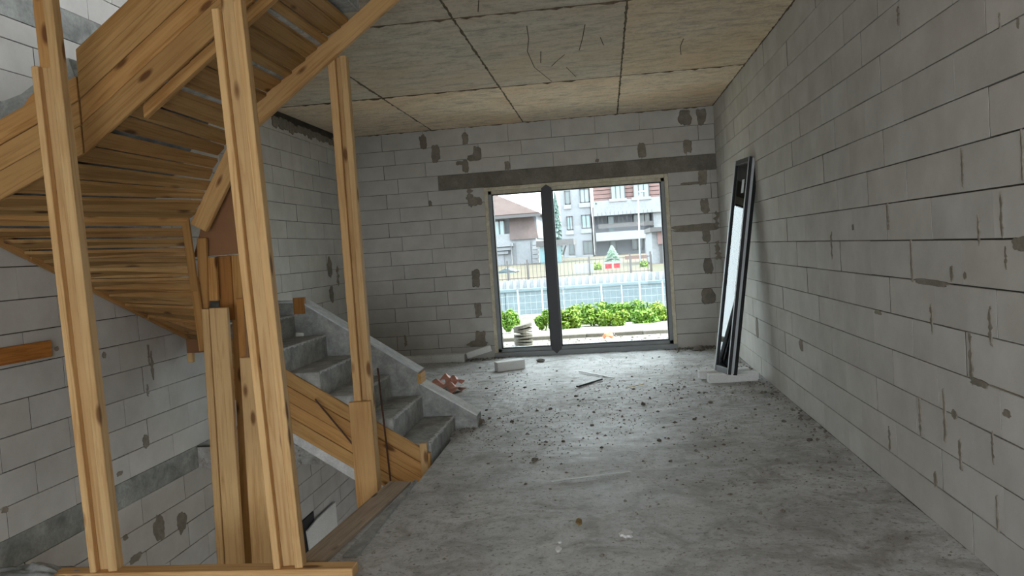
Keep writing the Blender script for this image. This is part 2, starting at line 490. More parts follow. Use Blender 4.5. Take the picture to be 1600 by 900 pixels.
def bpx(cx, cy, w, h, seed, **kw):
    px, py = 550 + cx / 2.25, 160 + cy / 2.25
    p = at(px, py, YB); s = YB / FPX / 2.25
    blob('mortar_patch', wb, PB, NB, UX, p.x, p.z, w * s, h * s, seed, **kw)
for i, (cx, cy, w, h) in enumerate([(250, 140, 28, 52), (294, 182, 30, 64), (398, 128, 24, 42), (440, 180, 30, 50), (430, 195, 48, 22), (398, 224, 24, 45), (378, 214, 26, 16),
        (546, 222, 20, 30), (413, 330, 28, 66), (435, 348, 46, 32), (436, 618, 32, 70), (443, 730, 26, 50), (452, 828, 36, 50), (440, 848, 70, 22), (188, 838, 13, 40),
        (1170, 52, 44, 52), (1228, 50, 34, 54), (1018, 168, 30, 52), (1180, 155, 30, 48), (1233, 264, 30, 54), (1241, 365, 28, 54), (1205, 441, 150, 26),
        (1246, 468, 26, 52), (1280, 412, 22, 56), (1286, 520, 24, 60), (1252, 575, 32, 56), (1254, 682, 48, 54), (275, 355, 14, 20), (862, 204, 14, 12), (1190, 284, 70, 8)]):
    bpx(cx, cy, w, h, i + 100, thick=0.003 + 0.0012 * (i % 4))

# left wall of the stairwell, upper and basement part
mb = MB(); mb.box(XL - 0.3, XL - 0.014, YF, YB + 0.3, -3.3, 6.4)
wl = tag(mb.build('wall_left', MORTAR), kind='structure')
PL = lambda u, z: Vector((XL, u, z)); NL = Vector((1, 0, 0)); UY = Vector((0, 1, 0))
ZL = [0.0] + [0.188 + CR * i for i in range(0, 15)] + [3.17]
rows(wl, PL, UY, NL, ZL, 3.7, YB, lambda r: 4.194 if r % 2 == 0 else 4.46, base=1.0)
ZLD = [-0.185 - CR * i for i in range(9, -1, -1)]
rows(wl, PL, UY, NL, ZLD, 3.7, YB, lambda r: 4.30 if r % 2 == 0 else 4.60, base=0.97)
ZLU = [3.377 + CR * i for i in range(0, 7)]
rows(wl, PL, UY, NL, ZLU, 3.0, 8.0, lambda r: 4.2 if r % 2 == 0 else 4.5)
mb = MB(); mb.box(XL - 0.1, XL, YF, 3.7, -0.2, 3.17); mb.box(XL - 0.1, XL, YF, 3.0, 3.17, 6.3); mb.box(XL - 0.1, XL, 8.0, YB, 3.4, 6.3)
mb.build('plain_masonry', BLOCK, None, wl)
mb = MB(); mb.box(XL - 0.1, XL + 0.002, 3.66, 6.36, -0.183, 0.0)
tag(mb.build('ring_beam', CONC, None, wl), 'grey concrete floor band along the stairwell wall')
mb = MB(); mb.box(XL - 0.1, XL + 0.002, 3.0, 8.0, 3.172, 3.375)
tag(mb.build('ring_beam', CONC, None, wl), 'grey concrete band above the upper stair')
def lpx(px, py, w, h, seed, **kw):
    d = (px - 800) / FPX * CAM_R + (450 - py) / FPX * CAM_U + CAM_D
    p = CAM_P + d * (XL / d.x); s = p.y / FPX
    blob('mortar_patch', wl, PL, NL, UY, p.y, p.z, w * s * 2.2, h * s, seed, **kw)
for i, (px, py, w, h) in enumerate([(515, 417, 11, 34), (528, 430, 6, 30), (539, 416, 5, 26), (518, 460, 8, 27), (248, 826, 16, 44), (284, 816, 13, 36), (212, 872, 14, 14),
        (7, 797, 7, 12), (228, 690, 8, 24), (232, 555, 3, 36), (237, 570, 4, 50), (88, 545, 5, 8), (162, 555, 5, 11), (187, 740, 8, 8), (196, 840, 6, 10), (230, 610, 4, 20)]):
    lpx(px, py, w, h, i + 200, sq=2.6)
# ragged mortar along the top of the left wall under the ceiling
for i in range(16):
    blob('mortar_patch', wl, PL, NL, UY, 8.6 + i * 0.15, 3.15 - RND.uniform(0, 0.03), 0.17, RND.uniform(0.07, 0.16), 300 + i, thick=0.01)

# ---- ceiling of board-marked panels
OX, OY0, OY1, OYM = -1.03, 3.8, 6.45, 5.16      # stair opening in the slab
cl_mb = MB()
cl_mb.box(OX, XR + 0.2, YF - 0.2, YB + 0.3, HC + 0.008, HC + 0.2)
cl_mb.box(XL - 0.1, OX, OY1, YB + 0.3, HC + 0.008, HC + 0.2)
cl_mb.box(XL - 0.1, OX, YF - 0.2, OY0, HC + 0.008, HC + 0.2)
cl_mb.box(-2.33, OX, OYM, OY1, HC + 0.008, HC + 0.2)
ceil = tag(cl_mb.build('ceiling', MORTAR), kind='structure')
CX = [XL, -2.33, -1.03, 0.265, XR]; CY = [YF, -1.8, 0.77, 3.35, 5.90, 8.50, YB]
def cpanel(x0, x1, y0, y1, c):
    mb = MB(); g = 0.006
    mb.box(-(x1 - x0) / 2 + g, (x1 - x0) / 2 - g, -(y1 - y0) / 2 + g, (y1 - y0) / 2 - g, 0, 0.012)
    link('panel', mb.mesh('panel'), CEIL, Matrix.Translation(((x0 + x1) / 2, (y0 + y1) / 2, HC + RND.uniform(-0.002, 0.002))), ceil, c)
for i in range(4):
    for j in range(6):
        c = {5: (1.3, 1.18, 1.03, 1), 4: (1.06, 1.03, 0.97, 1), 3: (1.02, 1.0, 0.97, 1)}.get(j, (1.05, 1.02, 0.98, 1))  # panel tones; back row raised further to carry bounced window light in colour
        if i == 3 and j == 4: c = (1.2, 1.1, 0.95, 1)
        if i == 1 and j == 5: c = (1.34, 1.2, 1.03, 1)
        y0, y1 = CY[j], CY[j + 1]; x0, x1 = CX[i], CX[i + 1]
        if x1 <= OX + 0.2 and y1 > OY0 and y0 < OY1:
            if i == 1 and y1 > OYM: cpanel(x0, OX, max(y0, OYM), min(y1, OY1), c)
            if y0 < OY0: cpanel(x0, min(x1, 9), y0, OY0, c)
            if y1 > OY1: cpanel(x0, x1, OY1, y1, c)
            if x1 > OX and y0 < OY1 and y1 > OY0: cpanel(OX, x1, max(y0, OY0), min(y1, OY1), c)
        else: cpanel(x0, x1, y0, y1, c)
# ragged cement ridges left along the board joints
def ridge(p0, p1, seed, w=0.011):
    rr = random.Random(seed); p0 = Vector(p0); p1 = Vector(p1); L = (p1 - p0).length; n = max(4, int(L / 0.05))
    d = (p1 - p0).normalized(); s = Vector((-d.y, d.x, 0)); mb = MB(); vs = []
    for i in range(n + 1):
        p = p0.lerp(p1, i / n) + s * rr.uniform(-0.004, 0.004); k = rr.uniform(0.5, 1.4) * w; h = 0.004 + rr.random() ** 3 * 0.016
        vs += [p - s * k, p + Vector((0, 0, -h)), p + s * k]
    mb.add(vs, [(3 * i + a, 3 * i + a + 1, 3 * i + a + 4, 3 * i + a + 3) for i in range(n) for a in (0, 1)])
    mb.build('joint_ridge', RIDGE, None, ceil, (1, 1, 1, 1), fix=True)
RIDGE = m_noise('joint_ridge', rgb(92, 80, 64), rgb(128, 114, 96), 9, 50)
for k, xx in enumerate(CX[1:4]):
    for y0, y1 in zip(CY[2:-1], CY[3:]):
        if xx < -1.0 and y0 < OYM: y0 = OYM if xx > -2 else OY1
        ridge((xx, y0, HC), (xx, y1, HC), 11 * k + int(y0 * 7))
for k, yy in enumerate(CY[3:-1]):
    for x0, x1 in zip(CX[:-1], CX[1:]):
        if x1 < -1.0 and yy < OY1 and not (x0 > -2.4 and yy > OYM): continue
        ridge((x0, yy, HC), (x1, yy, HC), 200 + 9 * k + int(x0 * 5))
ridge((XR - 0.004, 3.5, HC), (XR - 0.004, YB, HC), 501, 0.009); ridge((XL, YB - 0.004, HC), (XR, YB - 0.004, HC), 502, 0.009)
def hair(pts):
    mb = MB()
    for a, b in zip(pts[:-1], pts[1:]):
        mb.tube((*a, HC - 0.001), (*b, HC - 0.001), 0.004, seg=5)
    mb.build('crack_line', RIDGE, None, ceil, (0.8, 0.8, 0.8, 1))
def cpx(px, py):
    d = (px - 800) / FPX * CAM_R + (450 - py) / FPX * CAM_U + CAM_D; p = CAM_P + d * ((HC - CAM_P.z) / d.z); return p.x, p.y
for l in ([(823, 40), (826, 60), (824, 80), (835, 105), (862, 127)], [(914, 38), (910, 60), (905, 78)], [(845, 80), (845, 98)], [(882, 85), (870, 95), (862, 103)], [(938, 58), (943, 70)], [(1068, 60), (1063, 72), (1064, 85)], [(748, 0), (747, 18)], [(885, 105), (900, 120)]):
    hair([cpx(*p) for p in l])
# slab edge above the stair opening, upper storey enclosure
mb = MB(); mb.box(XL - 0.3, XR + 0.3, YF - 0.3, YB + 0.5, 6.3, 6.5)
tag(mb.build('ceiling', CONC), kind='structure')
mb = MB(); mb.box(XL - 0.1, XR + 0.2, YB, YB + 0.3, HC + 0.2, 6.3); mb.box(XR, XR + 0.3, YF, 2.5, HC + 0.2, 6.3); mb.box(XR, XR + 0.3, 8.0, YB, HC + 0.2, 6.3); mb.box(XR, XR + 0.3, 2.5, 8.0, HC + 0.2, 4.3)  # right wall unseen, added against the sun; its gap brightens the stairwell
tag(mb.build('wall_upper', BLOCK), kind='structure')
# unseen wall behind the camera; its opening is shaped for the light
mb = MB()
mb.box(XL - 0.2, -1.9, YF - 0.3, YF, -0.2, HC + 0.2); mb.box(1.25, XR + 0.2, YF - 0.3, YF, -0.2, HC + 0.2)
mb.box(-1.9, 1.25, YF - 0.3, YF, 2.15, HC + 0.2); mb.box(-1.9, 1.25, YF - 0.3, YF, -0.2, 0.06)
tag(mb.build('wall_front', BLOCK), kind='structure')
# basement shell under the stair opening; side opening and open front added to brighten it
mb = MB(); mb.box(XL - 0.1, XR + 0.2, YF, YB + 0.3, -3.3, -3.15)
tag(mb.build('floor', CONC), kind='structure')
mb = MB(); mb.box(XL, XR + 0.2, YB, YB + 0.3, -3.2, -0.2); mb.box(XR, XR + 0.2, YF, 6.2, -3.2, -0.2); mb.box(XR, XR + 0.2, 8.0, YB, -3.2, -0.2); mb.box(XR, XR + 0.2, 6.2, 8.0, -3.2, -2.3); mb.box(XR, XR + 0.2, 6.2, 8.0, -0.9, -0.2); mb.box(XL, XR, YF - 0.2, YF, -0.6, -0.2)
tag(mb.build('wall_basement', BLOCK), kind='structure')

# ------------------------------------------------------------------ window in the back wall
win = empty('window_1', (-0.375, YB + 0.1, WZ0), kind='structure')
def wbox(name, x0, x1, y0, y1, z0, z1, mat, parent=win, bev=0.003):
    mb = MB(); cx, cy, cz = (x0 + x1) / 2, (y0 + y1) / 2, (z0 + z1) / 2
    mb.box(x0 - cx, x1 - cx, y0 - cy, y1 - cy, z0 - cz, z1 - cz)
    m = mb.mesh(name)
    if bev: bevel_mesh(m, bev)
    return link(name, m, mat, Matrix.Translation((cx, cy, cz)), parent, (1, 1, 1, 1))
fy0, fy1 = YB - 0.012, YB + 0.09
wbox('mounting_strip', WX0, WX0 + 0.05, fy0, fy1, WZ0, WZ1, CREAM); wbox('mounting_strip', WX1 - 0.05, WX1, fy0, fy1, WZ0, WZ1, CREAM)
wbox('mounting_strip', WX0 + 0.05, WX1 - 0.05, fy0, fy1, WZ1 - 0.05, WZ1, CREAM)
wbox('threshold', WX0, WX1, fy0 - 0.01, fy1 + 0.06, WZ0 - 0.02, WZ0 + 0.05, GREYPROF)
fx0, fx1, fz0, fz1 = WX0 + 0.05, WX1 - 0.05, WZ0 + 0.05, WZ1 - 0.05
gy0, gy1 = YB + 0.02, YB + 0.09
for x0, x1 in ((fx0, fx0 + 0.05), (fx1 - 0.05, fx1)):
    wbox('frame_profile', x0, x1, gy0, gy1, fz0, fz1, GREYPROF)
wbox('frame_profile', fx0, fx1, gy0, gy1, fz1 - 0.05, fz1, CREAM); wbox('frame_profile', fx0, fx1, gy0, gy1, fz0, fz0 + 0.05, GREYPROF)
mx0, mx1 = -0.84, -0.70
mb = MB(); mb.prism([(mx0, fy0 - 0.02, fz0 + 0.02), ((mx0 + mx1) / 2, fy0 - 0.02, fz0 - 0.05), (mx1, fy0 - 0.02, fz0 + 0.02), (mx1, fy0 - 0.02, fz1 - 0.02), ((mx0 + mx1) / 2, fy0 - 0.02, fz1 + 0.03), (mx0, fy0 - 0.02, fz1 - 0.02)], (0, 0.1, 0))
tag(bpy.context.scene.objects[mb.build('mullion', DARKFRAME, None, win).name], 'dark grey mullion between the two panes')
for x0, x1 in ((fx0 + 0.05, mx0), (mx1, fx1 - 0.05)):
    z0, z1 = fz0 + 0.05, fz1 - 0.05; t = 0.016
    for (a, b, c, d) in ((x0, x0 + t, z0, z1), (x1 - t, x1, z0, z1), (x0, x1, z0, z0 + t), (x0, x1, z1 - t, z1)):
        wbox('gasket', a, b, gy0 - 0.003, gy1, c, d, BLACKGASKET, bev=0)
    wbox('glass_pane', x0 + t, x1 - t, gy0 + 0.03, gy0 + 0.036, z0 + t, z1 - t, GLASS, bev=0)

# ------------------------------------------------------------------ lower concrete flight
st = empty('concrete_staircase', (-1.9, 6.1, 0.0), 'grey concrete stair flight rising left from the floor to the block wall', 'staircase')
SY0, SY1 = 5.68, 6.62
SX = [-1.385 - 0.273 * i for i in range(7)]; SZ = [0.115 + 0.19 * i for i in range(7)]
for i in range(6):
    z0 = SZ[i - 1] if i else -0.02
    solid('step', [(SX[i], SY0, z0 - 0.22), (SX[i], SY0, SZ[i]), (SX[i] - 0.275, SY0, SZ[i]), (SX[i] - 0.275, SY0, z0 - 0.10)], (0, SY1 - SY0, 0),
          STAIRC, st, (0, 1, 0), (1, 0, 0), tint(1.0, 0.06), bev=0.008)
for i in range(6):
    rr = random.Random(i + 5); mbn = MB(); vs = []; nn = 40
    for j in range(nn + 1):
        y = SY0 + 0.01 + (SY1 - SY0 - 0.02) * j / nn; a = rr.uniform(0.004, 0.03); b = rr.uniform(0.004, 0.022)
        vs += [(SX[i] - a, y, SZ[i] + 0.0015), (SX[i] + 0.0015, y, SZ[i] + 0.0012), (SX[i] + 0.0018, y, SZ[i] - b)]
    mbn.add(vs, [(3 * j + k, 3 * j + k + 1, 3 * j + k + 4, 3 * j + k + 3) for j in range(nn) for k in (0, 1)])
    mbn.build('worn_nosing', PALE, None, st, (0.9, 0.9, 0.9, 1))
solid('waist_slab', [(-1.36, SY0 + 0.02, -0.16), (-1.36, SY0 + 0.02, -0.58), (-2.476, SY0 + 0.02, 0.16), (-3.0, SY0 + 0.02, 0.53), (-3.0, SY0 + 0.02, 0.9)], (0, SY1 - SY0 - 0.02, 0), PALE, st, color=(0.95, 0.95, 0.95, 1))
solid('winder_step', [(-3.02, 6.2, 1.06), (-3.02, 6.62, 1.06), (-3.58, 6.62, 1.06), (-3.58, 6.2, 1.06)], (0, 0, 0.19), STAIRC, st, bev=0.008)
def curb(x0, z0, x1, z1, base0, base1):
    pr_ = [(x0, SY1, base0), (x0, SY1, z0), (x1, SY1, z1), (x1, SY1, base1)]
    solid('curb', pr_, (0, 0.2, 0), STAIRC, st, color=(0.96, 0.96, 0.95, 1))
    d = Vector((x1 - x0, 0, z1 - z0)).normalized(); n = Vector((-d.z, 0, d.x)); n = n if n.z > 0 else -n
    a = Vector((x0, SY1 - 0.004, z0)) + n * 0.001; b = Vector((x1, SY1 - 0.004, z1)) + n * 0.001
    tag(solid('curb_cap', [a, b, b + n * 0.012, a + n * 0.012], (0, 0.205, 0), PALE, st, d), 'whitish cement cap on the curb')
curb(-2.68, 1.165, -1.68, 0.50, 0.6, 0.0)
curb(-1.68, 0.405, -1.19, 0.10, 0.0, -0.02)
curb(-3.2, 1.19, -2.68, 1.165, 0.97, 0.9)
board('board_end', (-1.668, SY1 - 0.02, 0.45), (-1.668, SY1 + 0.16, 0.45), 0.09, 0.03, (0, 0, 1), FORM, st)
board('board_end', (-2.70, SY1 + 0.01, 1.07), (-2.70, SY1 + 0.01, 1.215), 0.10, 0.05, (1, 0, 0), OLDBOARD, st)

# side formwork of the lower flight
ff = empty('stair_formwork', (-2.0, 5.62, 0.0), 'pine shuttering boards nailed along the side of the lower concrete flight', 'formwork')
fx0_, fx1_ = -1.43, -3.05
for k in range(4):
    o0 = 0.475 * k / 4; o1 = 0.475 * (k + 1) / 4 - 0.004
    zb = lambda x: -1.305 - 0.632 * x
    yo = 5.645 + (0.006 if k % 2 else 0.0)
    solid('board', [(fx0_, yo, zb(fx0_) + o0), (fx1_, yo, zb(fx1_) + o0), (fx1_, yo, zb(fx1_) + o1), (fx0_, yo, zb(fx0_) + o1)], (0, 0.025, 0), FORM, ff, (-1, 0, 0.63), (0, 1, 0), tint(0.92, 0.14, 0.06), bev=0.003)
board('cleat', (-1.425, 5.615, -0.36), (-1.425, 5.615, 0.13), 0.055, 0.03, (1, 0, 0), WOOD, ff)
board('cleat', (-1.395, 5.64, -0.36), (-1.395, 5.64, 0.05), 0.05, 0.025, (0, 1, 0), FORM, ff)
for (a, b) in (((-1.707, 5.55, 0.712), (-1.675, 5.55, -0.13)), ((-2.212, 5.58, 0.498), (-1.86, 5.55, 0.05))):
    mb = MB(); mb.tube(Vector(a), Vector(b), 0.007, seg=8)
    tag(mb.build('rebar_rod', REBAR, smooth=False), 'thin rusty steel rod standing upright beside the lower stair steps' if a[2] > 0.6 else 'thin rusty steel rod slanting across the stair shuttering boards', 'rod')

# ------------------------------------------------------------------ upper winder stair and its formwork
TAB = [((-3.6, 6.302, 0.972), (-2.992, 5.5, 1.014)), ((-3.6, 5.741, 1.198), (-2.934, 5.36, 1.139)), ((-3.6, 5.578, 1.264), (-2.909, 5.28, 1.205)), ((-3.6, 5.465, 1.31), (-2.874, 5.2, 1.266)), ((-3.6, 5.279, 1.385), (-2.855, 5.167, 1.333)), ((-3.6, 5.12, 1.449), (-2.83, 5.133, 1.397)), ((-3.6, 4.971, 1.509), (-2.814, 5.1, 1.471)), ((-3.6, 4.785, 1.584), (-2.826, 5.092, 1.547)), ((-3.6, 4.632, 1.645), (-2.852, 5.084, 1.619)), ((-3.6, 4.463, 1.714), (-2.865, 5.076, 1.682)), ((-3.6, 4.297, 1.78), (-2.869, 5.068, 1.743)), ((-3.6, 4.136, 1.845), (-2.849, 5.06, 1.811)), ((-3.55, 4.05, 1.902), (-2.81, 5.057, 1.865)), ((-3.444, 4.05, 1.946), (-2.753, 5.055, 1.921)), ((-3.288, 4.05, 2.009), (-2.703, 5.052, 1.991)), ((-3.094, 4.05, 2.088), (-2.674, 5.05, 2.045)), ((-2.909, 4.05, 2.164), (-2.631, 5.05, 2.119)), ((-2.766, 4.05, 2.233), (-2.597, 5.05, 2.193)), ((-2.659, 4.05, 2.308), (-2.554, 5.05, 2.263)), ((-2.55, 4.05, 2.384), (-2.497, 5.05, 2.339)), ((-2.452, 4.05, 2.452), (-2.439, 5.05, 2.428)), ((-2.369, 4.05, 2.51), (-2.369, 5.03, 2.51)), ((-2.278, 4.05, 2.574), (-2.278, 5.03, 2.574)), ((-2.165, 4.05, 2.653), (-2.165, 5.03, 2.653)), ((-2.056, 4.05, 2.73), (-2.056, 5.03, 2.73)), ((-1.979, 4.05, 2.784), (-1.979, 5.03, 2.784)), ((-1.881, 4.05, 2.852), (-1.881, 5.03, 2.852)), ((-1.796, 4.05, 2.912), (-1.796, 5.03, 2.912)), ((-1.715, 4.05, 2.969), (-1.715, 5.03, 2.969)), ((-1.619, 4.05, 3.035), (-1.619, 5.03, 3.035)), ((-1.567, 4.05, 3.072), (-1.567, 5.03, 3.072))]
YN, YFAR = 4.05, 5.05
def zn(x): return 3.354 + 0.409 * x if x < -2.8 else 4.169 + 0.7 * x
x_ = -1.567
while x_ > -0.98:
    x_ += 0.092
    TAB.append(((x_, YN, zn(x_)), (x_, 5.03, zn(x_))))
TAB.insert(0, ((-3.6, 6.62, 0.84), (-3.02, 5.62, 0.90)))
uf = empty('stair_formwork', (-2.6, 4.05, 0.0), 'pine plank shuttering under the upper winding stair with side boards and rails', 'formwork')
for i, ((o0, n0), (o1, n1)) in enumerate(zip(TAB[:-1], TAB[1:])):
    o0, n0, o1, n1 = map(Vector, (o0, n0, o1, n1))
    corner = []
    if abs(o0.x + 3.6) < 0.01 and abs(o1.y - YN) < 0.01 and o1.x > -3.58: corner = [Vector((-3.6, YN, 1.88))]
    ax = ((n0 + n1) - (o0 + o1)).normalized()
    g0 = 0.05 if i < 21 else 0.015; dz = Vector((0, 0, RND.uniform(-0.006, 0.006))); tl = Vector((0, 0, -(RND.uniform(0.014, 0.026) if 5 < i < 21 else RND.uniform(0.008, 0.018))))
    a = o0.lerp(o1, g0) + dz; b = o0.lerp(o1, 1 - g0) + dz + tl; c = n0.lerp(n1, 1 - g0) + dz + tl; d = n0.lerp(n1, g0) + dz
    end = ax * RND.uniform(0.0, 0.035); c = c + end; d = d + end
    pts = [a] + [k + dz for k in corner] + [b, c, d]
    solid('soffit_plank', pts, (0, 0, 0.02), FORM, uf, ax, o1 - o0 if not corner else Vector((1, 0, 0)), tint(0.72, 0.24, 0.06))
# near side boards
def sideboard(x0, x1, off0, off1, y=YN, f=zn, col=None):
    solid('side_board', [(x0, y, f(x0) + off0), (x1, y, f(x1) + off0), (x1, y, f(x1) + off1), (x0, y, f(x0) + off1)], (0, -0.025, 0), FORM, uf, (x1 - x0, 0, f(x1) - f(x0)), (0, 1, 0), col or tint(0.86, 0.12, 0.04), bev=0.003)  # default tint lowered to put the boards' shade into their colour
for k in range(4):
    sideboard(-2.79, -0.95, 0.135 * k + (0 if k else -0.03), 0.135 * (k + 1) - 0.004, y=YN + (0.004 if k % 2 else 0))
for k in range(3):
    sideboard(-3.6, -2.80, 0.135 * k - (0 if k else 0.02), 0.135 * (k + 1) - 0.005, y=YN + (0.004 if k % 2 else 0))
solid('edge_rail', [(-2.46, YN + 0.03, zn(-2.46) - 0.085), (-0.95, YN + 0.03, zn(-0.95) - 0.085), (-0.95, YN + 0.03, zn(-0.95) - 0.012), (-2.46, YN + 0.03, zn(-2.46) - 0.012)], (0, 0.04, 0), FORM, uf, (1, 0, 0.7), (0, 1, 0), tint(0.95, 0.05))
# far rail and steep inner rail
solid('edge_rail', [(-2.27, YFAR, zn(-2.27) - 0.15), (-0.9, YFAR, zn(-0.9) - 0.13), (-0.9, YFAR, zn(-0.9) + 0.0), (-2.27, YFAR, zn(-2.27) + 0.0)], (0, 0.05, 0), WOOD, uf, (1, 0, 0.7), (0, 1, 0), (0.95, 0.9, 0.82, 1), bev=0.004)
q = lambda px, py, Y: at(px, py, Y)
solid('edge_rail', [q(297, 350, 5.06), q(321, 362, 5.06), q(392, 214, 5.06), q(366, 205, 5.06)], (0, 0.045, 0), WOOD, uf, q(376, 210, 5.06) - q(309, 356, 5.06), (0, 1, 0), (0.93, 0.86, 0.76, 1), bev=0.004)
# skirting pieces along the block wall under the winders
for (y0, y1) in ((6.64, 5.75), (5.73, 5.05), (5.03, 4.55), (4.53, 4.08)):
    f = lambda y: 0.84 + (6.63 - y) * 1.04 / 2.58
    solid('edge_rail', [(-3.605, y0, f(y0) - 0.035), (-3.605, y1, f(y1) - 0.035), (-3.605, y1, f(y1) + 0.06), (-3.605, y0, f(y0) + 0.06)], (0.03, 0, 0), FORM, uf, (0, y1 - y0, f(y1) - f(y0)), (1, 0, 0), tint(0.9, 0.12, 0.05))
# inner newel shuttering
def pxboard(name, px0, py0, px1, py1, wpx, Y, thick, parent, mat=WOOD, col=None):
    a = at(px0, py0, Y); b = at(px1, py1, Y)
    return board(name, a, b, wpx * Y / FPX, thick, (1, 0, 0), mat, parent, col)
nw = empty('newel_formwork', (-2.65, 5.15, 1.0), 'upright brown shuttering around the inner newel of the winding stair', 'formwork')
pxboard('board', 316, 372, 322, 545, 16, 5.14, 0.03, nw, FORM, (0.85, 0.8, 0.72, 1))
pxboard('board', 289, 338, 305, 455, 13, 5.07, 0.022, nw, FORM, (0.72, 0.68, 0.6, 1))
pxboard('board', 304, 440, 318, 548, 14, 5.09, 0.022, nw, FORM, (0.78, 0.72, 0.62, 1))
pxboard('board', 326, 402, 330, 470, 27, 5.16, 0.03, nw, FORM, (0.95, 0.88, 0.78, 1))
pxboard('board', 350, 400, 356, 500, 24, 5.22, 0.03, nw, OLDBOARD, (0.8, 0.75, 0.7, 1))
pxboard('board', 368, 398, 392, 900, 20, 5.24, 0.03, nw, FORM, (0.9, 0.85, 0.75, 1))
pxboard('board', 384, 470, 389, 600, 18, 5.27, 0.03, nw, FORM, (0.82, 0.74, 0.62, 1))
solid('hardboard', [q(302, 402, 5.18), q(388, 395, 5.18), q(372, 215, 5.18), q(318, 340, 5.18)], (0, 0.012, 0), HARDB, nw, color=(0.72, 0.70, 0.68, 1))
hb = solid('hardboard_offcut', [at(291, 530, 6.2), at(326, 528, 6.2), at(327, 550, 6.2), at(292, 552, 6.2)], (0, 0.012, 0), HARDB, nw, color=(0.65, 0.62, 0.6, 1))
hb.name = 'hardboard'
board('block', at(298, 545, 6.23), at(299, 566, 6.23), 0.05, 0.04, (1, 0, 0), WOOD, nw)

# concrete body of the upper stair
us = empty('concrete_staircase', (-2.6, 4.5, 1.2), 'rough grey concrete of the upper winding stair above its plank shuttering', 'staircase')
mb = MB()
for (o0, n0), (o1, n1) in zip(TAB[:-1], TAB[1:]):
    pts = [Vector(o0), Vector(o1), Vector(n1).lerp(Vector(o1), 0.2), Vector(n0).lerp(Vector(o0), 0.2)]
    if abs(o0[0] + 3.6) < 0.01 and abs(o1[1] - YN) < 0.01 and o1[0] > -3.58: pts.insert(1, Vector((-3.6, YN, 1.88)))
    top = [p + Vector((0, 0, 0.27)) for p in pts]; pts = [p + Vector((0, 0, 0.075)) for p in pts]
    n = len(pts)
    mb.add(pts + top, [tuple(range(n)), tuple(range(2 * n - 1, n - 1, -1))] + [(i, i + n, (i + 1) % n + n, (i + 1) % n) for i in range(n)])
mb.build('stair_slab', STAIRC, None, us)
for i in range(7):
    x0 = -2.85 + 0.273 * i; zt = zn(x0) + 0.47
    solid('step', [(x0, YN + 0.02, zt - 0.3), (x0 + 0.275, YN + 0.02, zt - 0.3), (x0 + 0.275, YN + 0.02, zt), (x0, YN + 0.02, zt)], (0, 0.96, 0), STAIRC, us, (0, 1, 0), (1, 0, 0), bev=0.006)
solid('rough_lump', [(-3.6, YN + 0.012, 2.2), (-2.8, YN + 0.012, 2.5), (-2.86, YN + 0.012, 2.72), (-3.02, YN + 0.012, 2.63), (-3.16, YN + 0.012, 2.55), (-3.3, YN + 0.012, 2.515), (-3.6, YN + 0.012, 2.42)], (0, 0.7, 0), STAIRC, us, color=(0.85, 0.87, 0.87, 1))
solid('rough_lump', [(-3.2, YN - 0.01, 2.40), (-2.95, YN - 0.01, 2.54), (-2.93, YN - 0.01, 2.60), (-3.0, YN - 0.01, 2.60), (-3.1, YN - 0.01, 2.52)], (0, 0.05, 0), FORM, us, (1, 0, 0.4), color=(0.9, 0.8, 0.7, 1))

# ------------------------------------------------------------------ timber props
def prop(name, base, top, label, left, web, right, recess=0.035, ltop=1.0, wtop=1.0, rtop=1.0, depth=0.07, yaw=0.0):
    base = Vector(base); top = Vector(top)
    e = empty(name, base, label, 'timber prop', 'timber props under the upper stair')
    X = Matrix.Rotation(yaw, 3, 'Z') @ Vector((1, 0, 0)); Y = Matrix.Rotation(yaw, 3, 'Z') @ Vector((0, 1, 0))
    tot = left + web + right
    def seg(w0, w1, y0, y1, f0, f1, col):
        c = X * ((w0 + w1) / 2 - tot / 2) + Y * ((y0 + y1) / 2)
        a = base.lerp(top, f0) + c; b = base.lerp(top, f1) + c
        board('plank', a, b, w1 - w0 - 0.001, y1 - y0, X, WOOD, e, col)
    seg(0, left, -depth / 2, depth / 2, 0, ltop, tint(1.03, 0.05, 0.02))
    seg(left, left + web, -depth / 2 + recess, depth / 2, 0, wtop, tint(0.93, 0.05, 0.03))
    seg(left + web, tot, -depth / 2, depth / 2, 0, rtop, tint(1.02, 0.05, 0.02))
    if wtop < 1:
        seg(left * 0.6, left + web, depth / 2 - 0.03, depth / 2 + 0.012, 0.0, 1.0, (0.85, 0.72, 0.56, 1))
    return e, seg
SZT = 0.052
prop('timber_prop', (-2.566, 3.575, SZT), (-2.636, 3.575, HC), 'leftmost pine prop standing on the floor plank, nail marks on its right board', 0.034, 0.058, 0.046, ltop=0.775, wtop=0.775, yaw=0.12)
prop('timber_prop', (-1.610, 3.575, SZT), (-1.698, 3.575, HC), 'tall pine prop on the floor plank in front of the brown hardboard', 0.036, 0.068, 0.04, ltop=0.83, yaw=0.10)
e3, seg3 = prop('timber_prop', (-1.688, 5.135, -1.2), (-1.688, 5.135, 2.86), 'pine prop in front of the concrete steps, under the far rail', 0.05, 0.035, 0.042, recess=0.03, depth=0.07, yaw=0.05)
board('plank', (-1.69, 5.075, -1.2), (-1.70, 5.075, 0.56), 0.15, 0.04, (1, 0.05, 0), WOOD, e3, (1.0, 0.93, 0.85, 1))
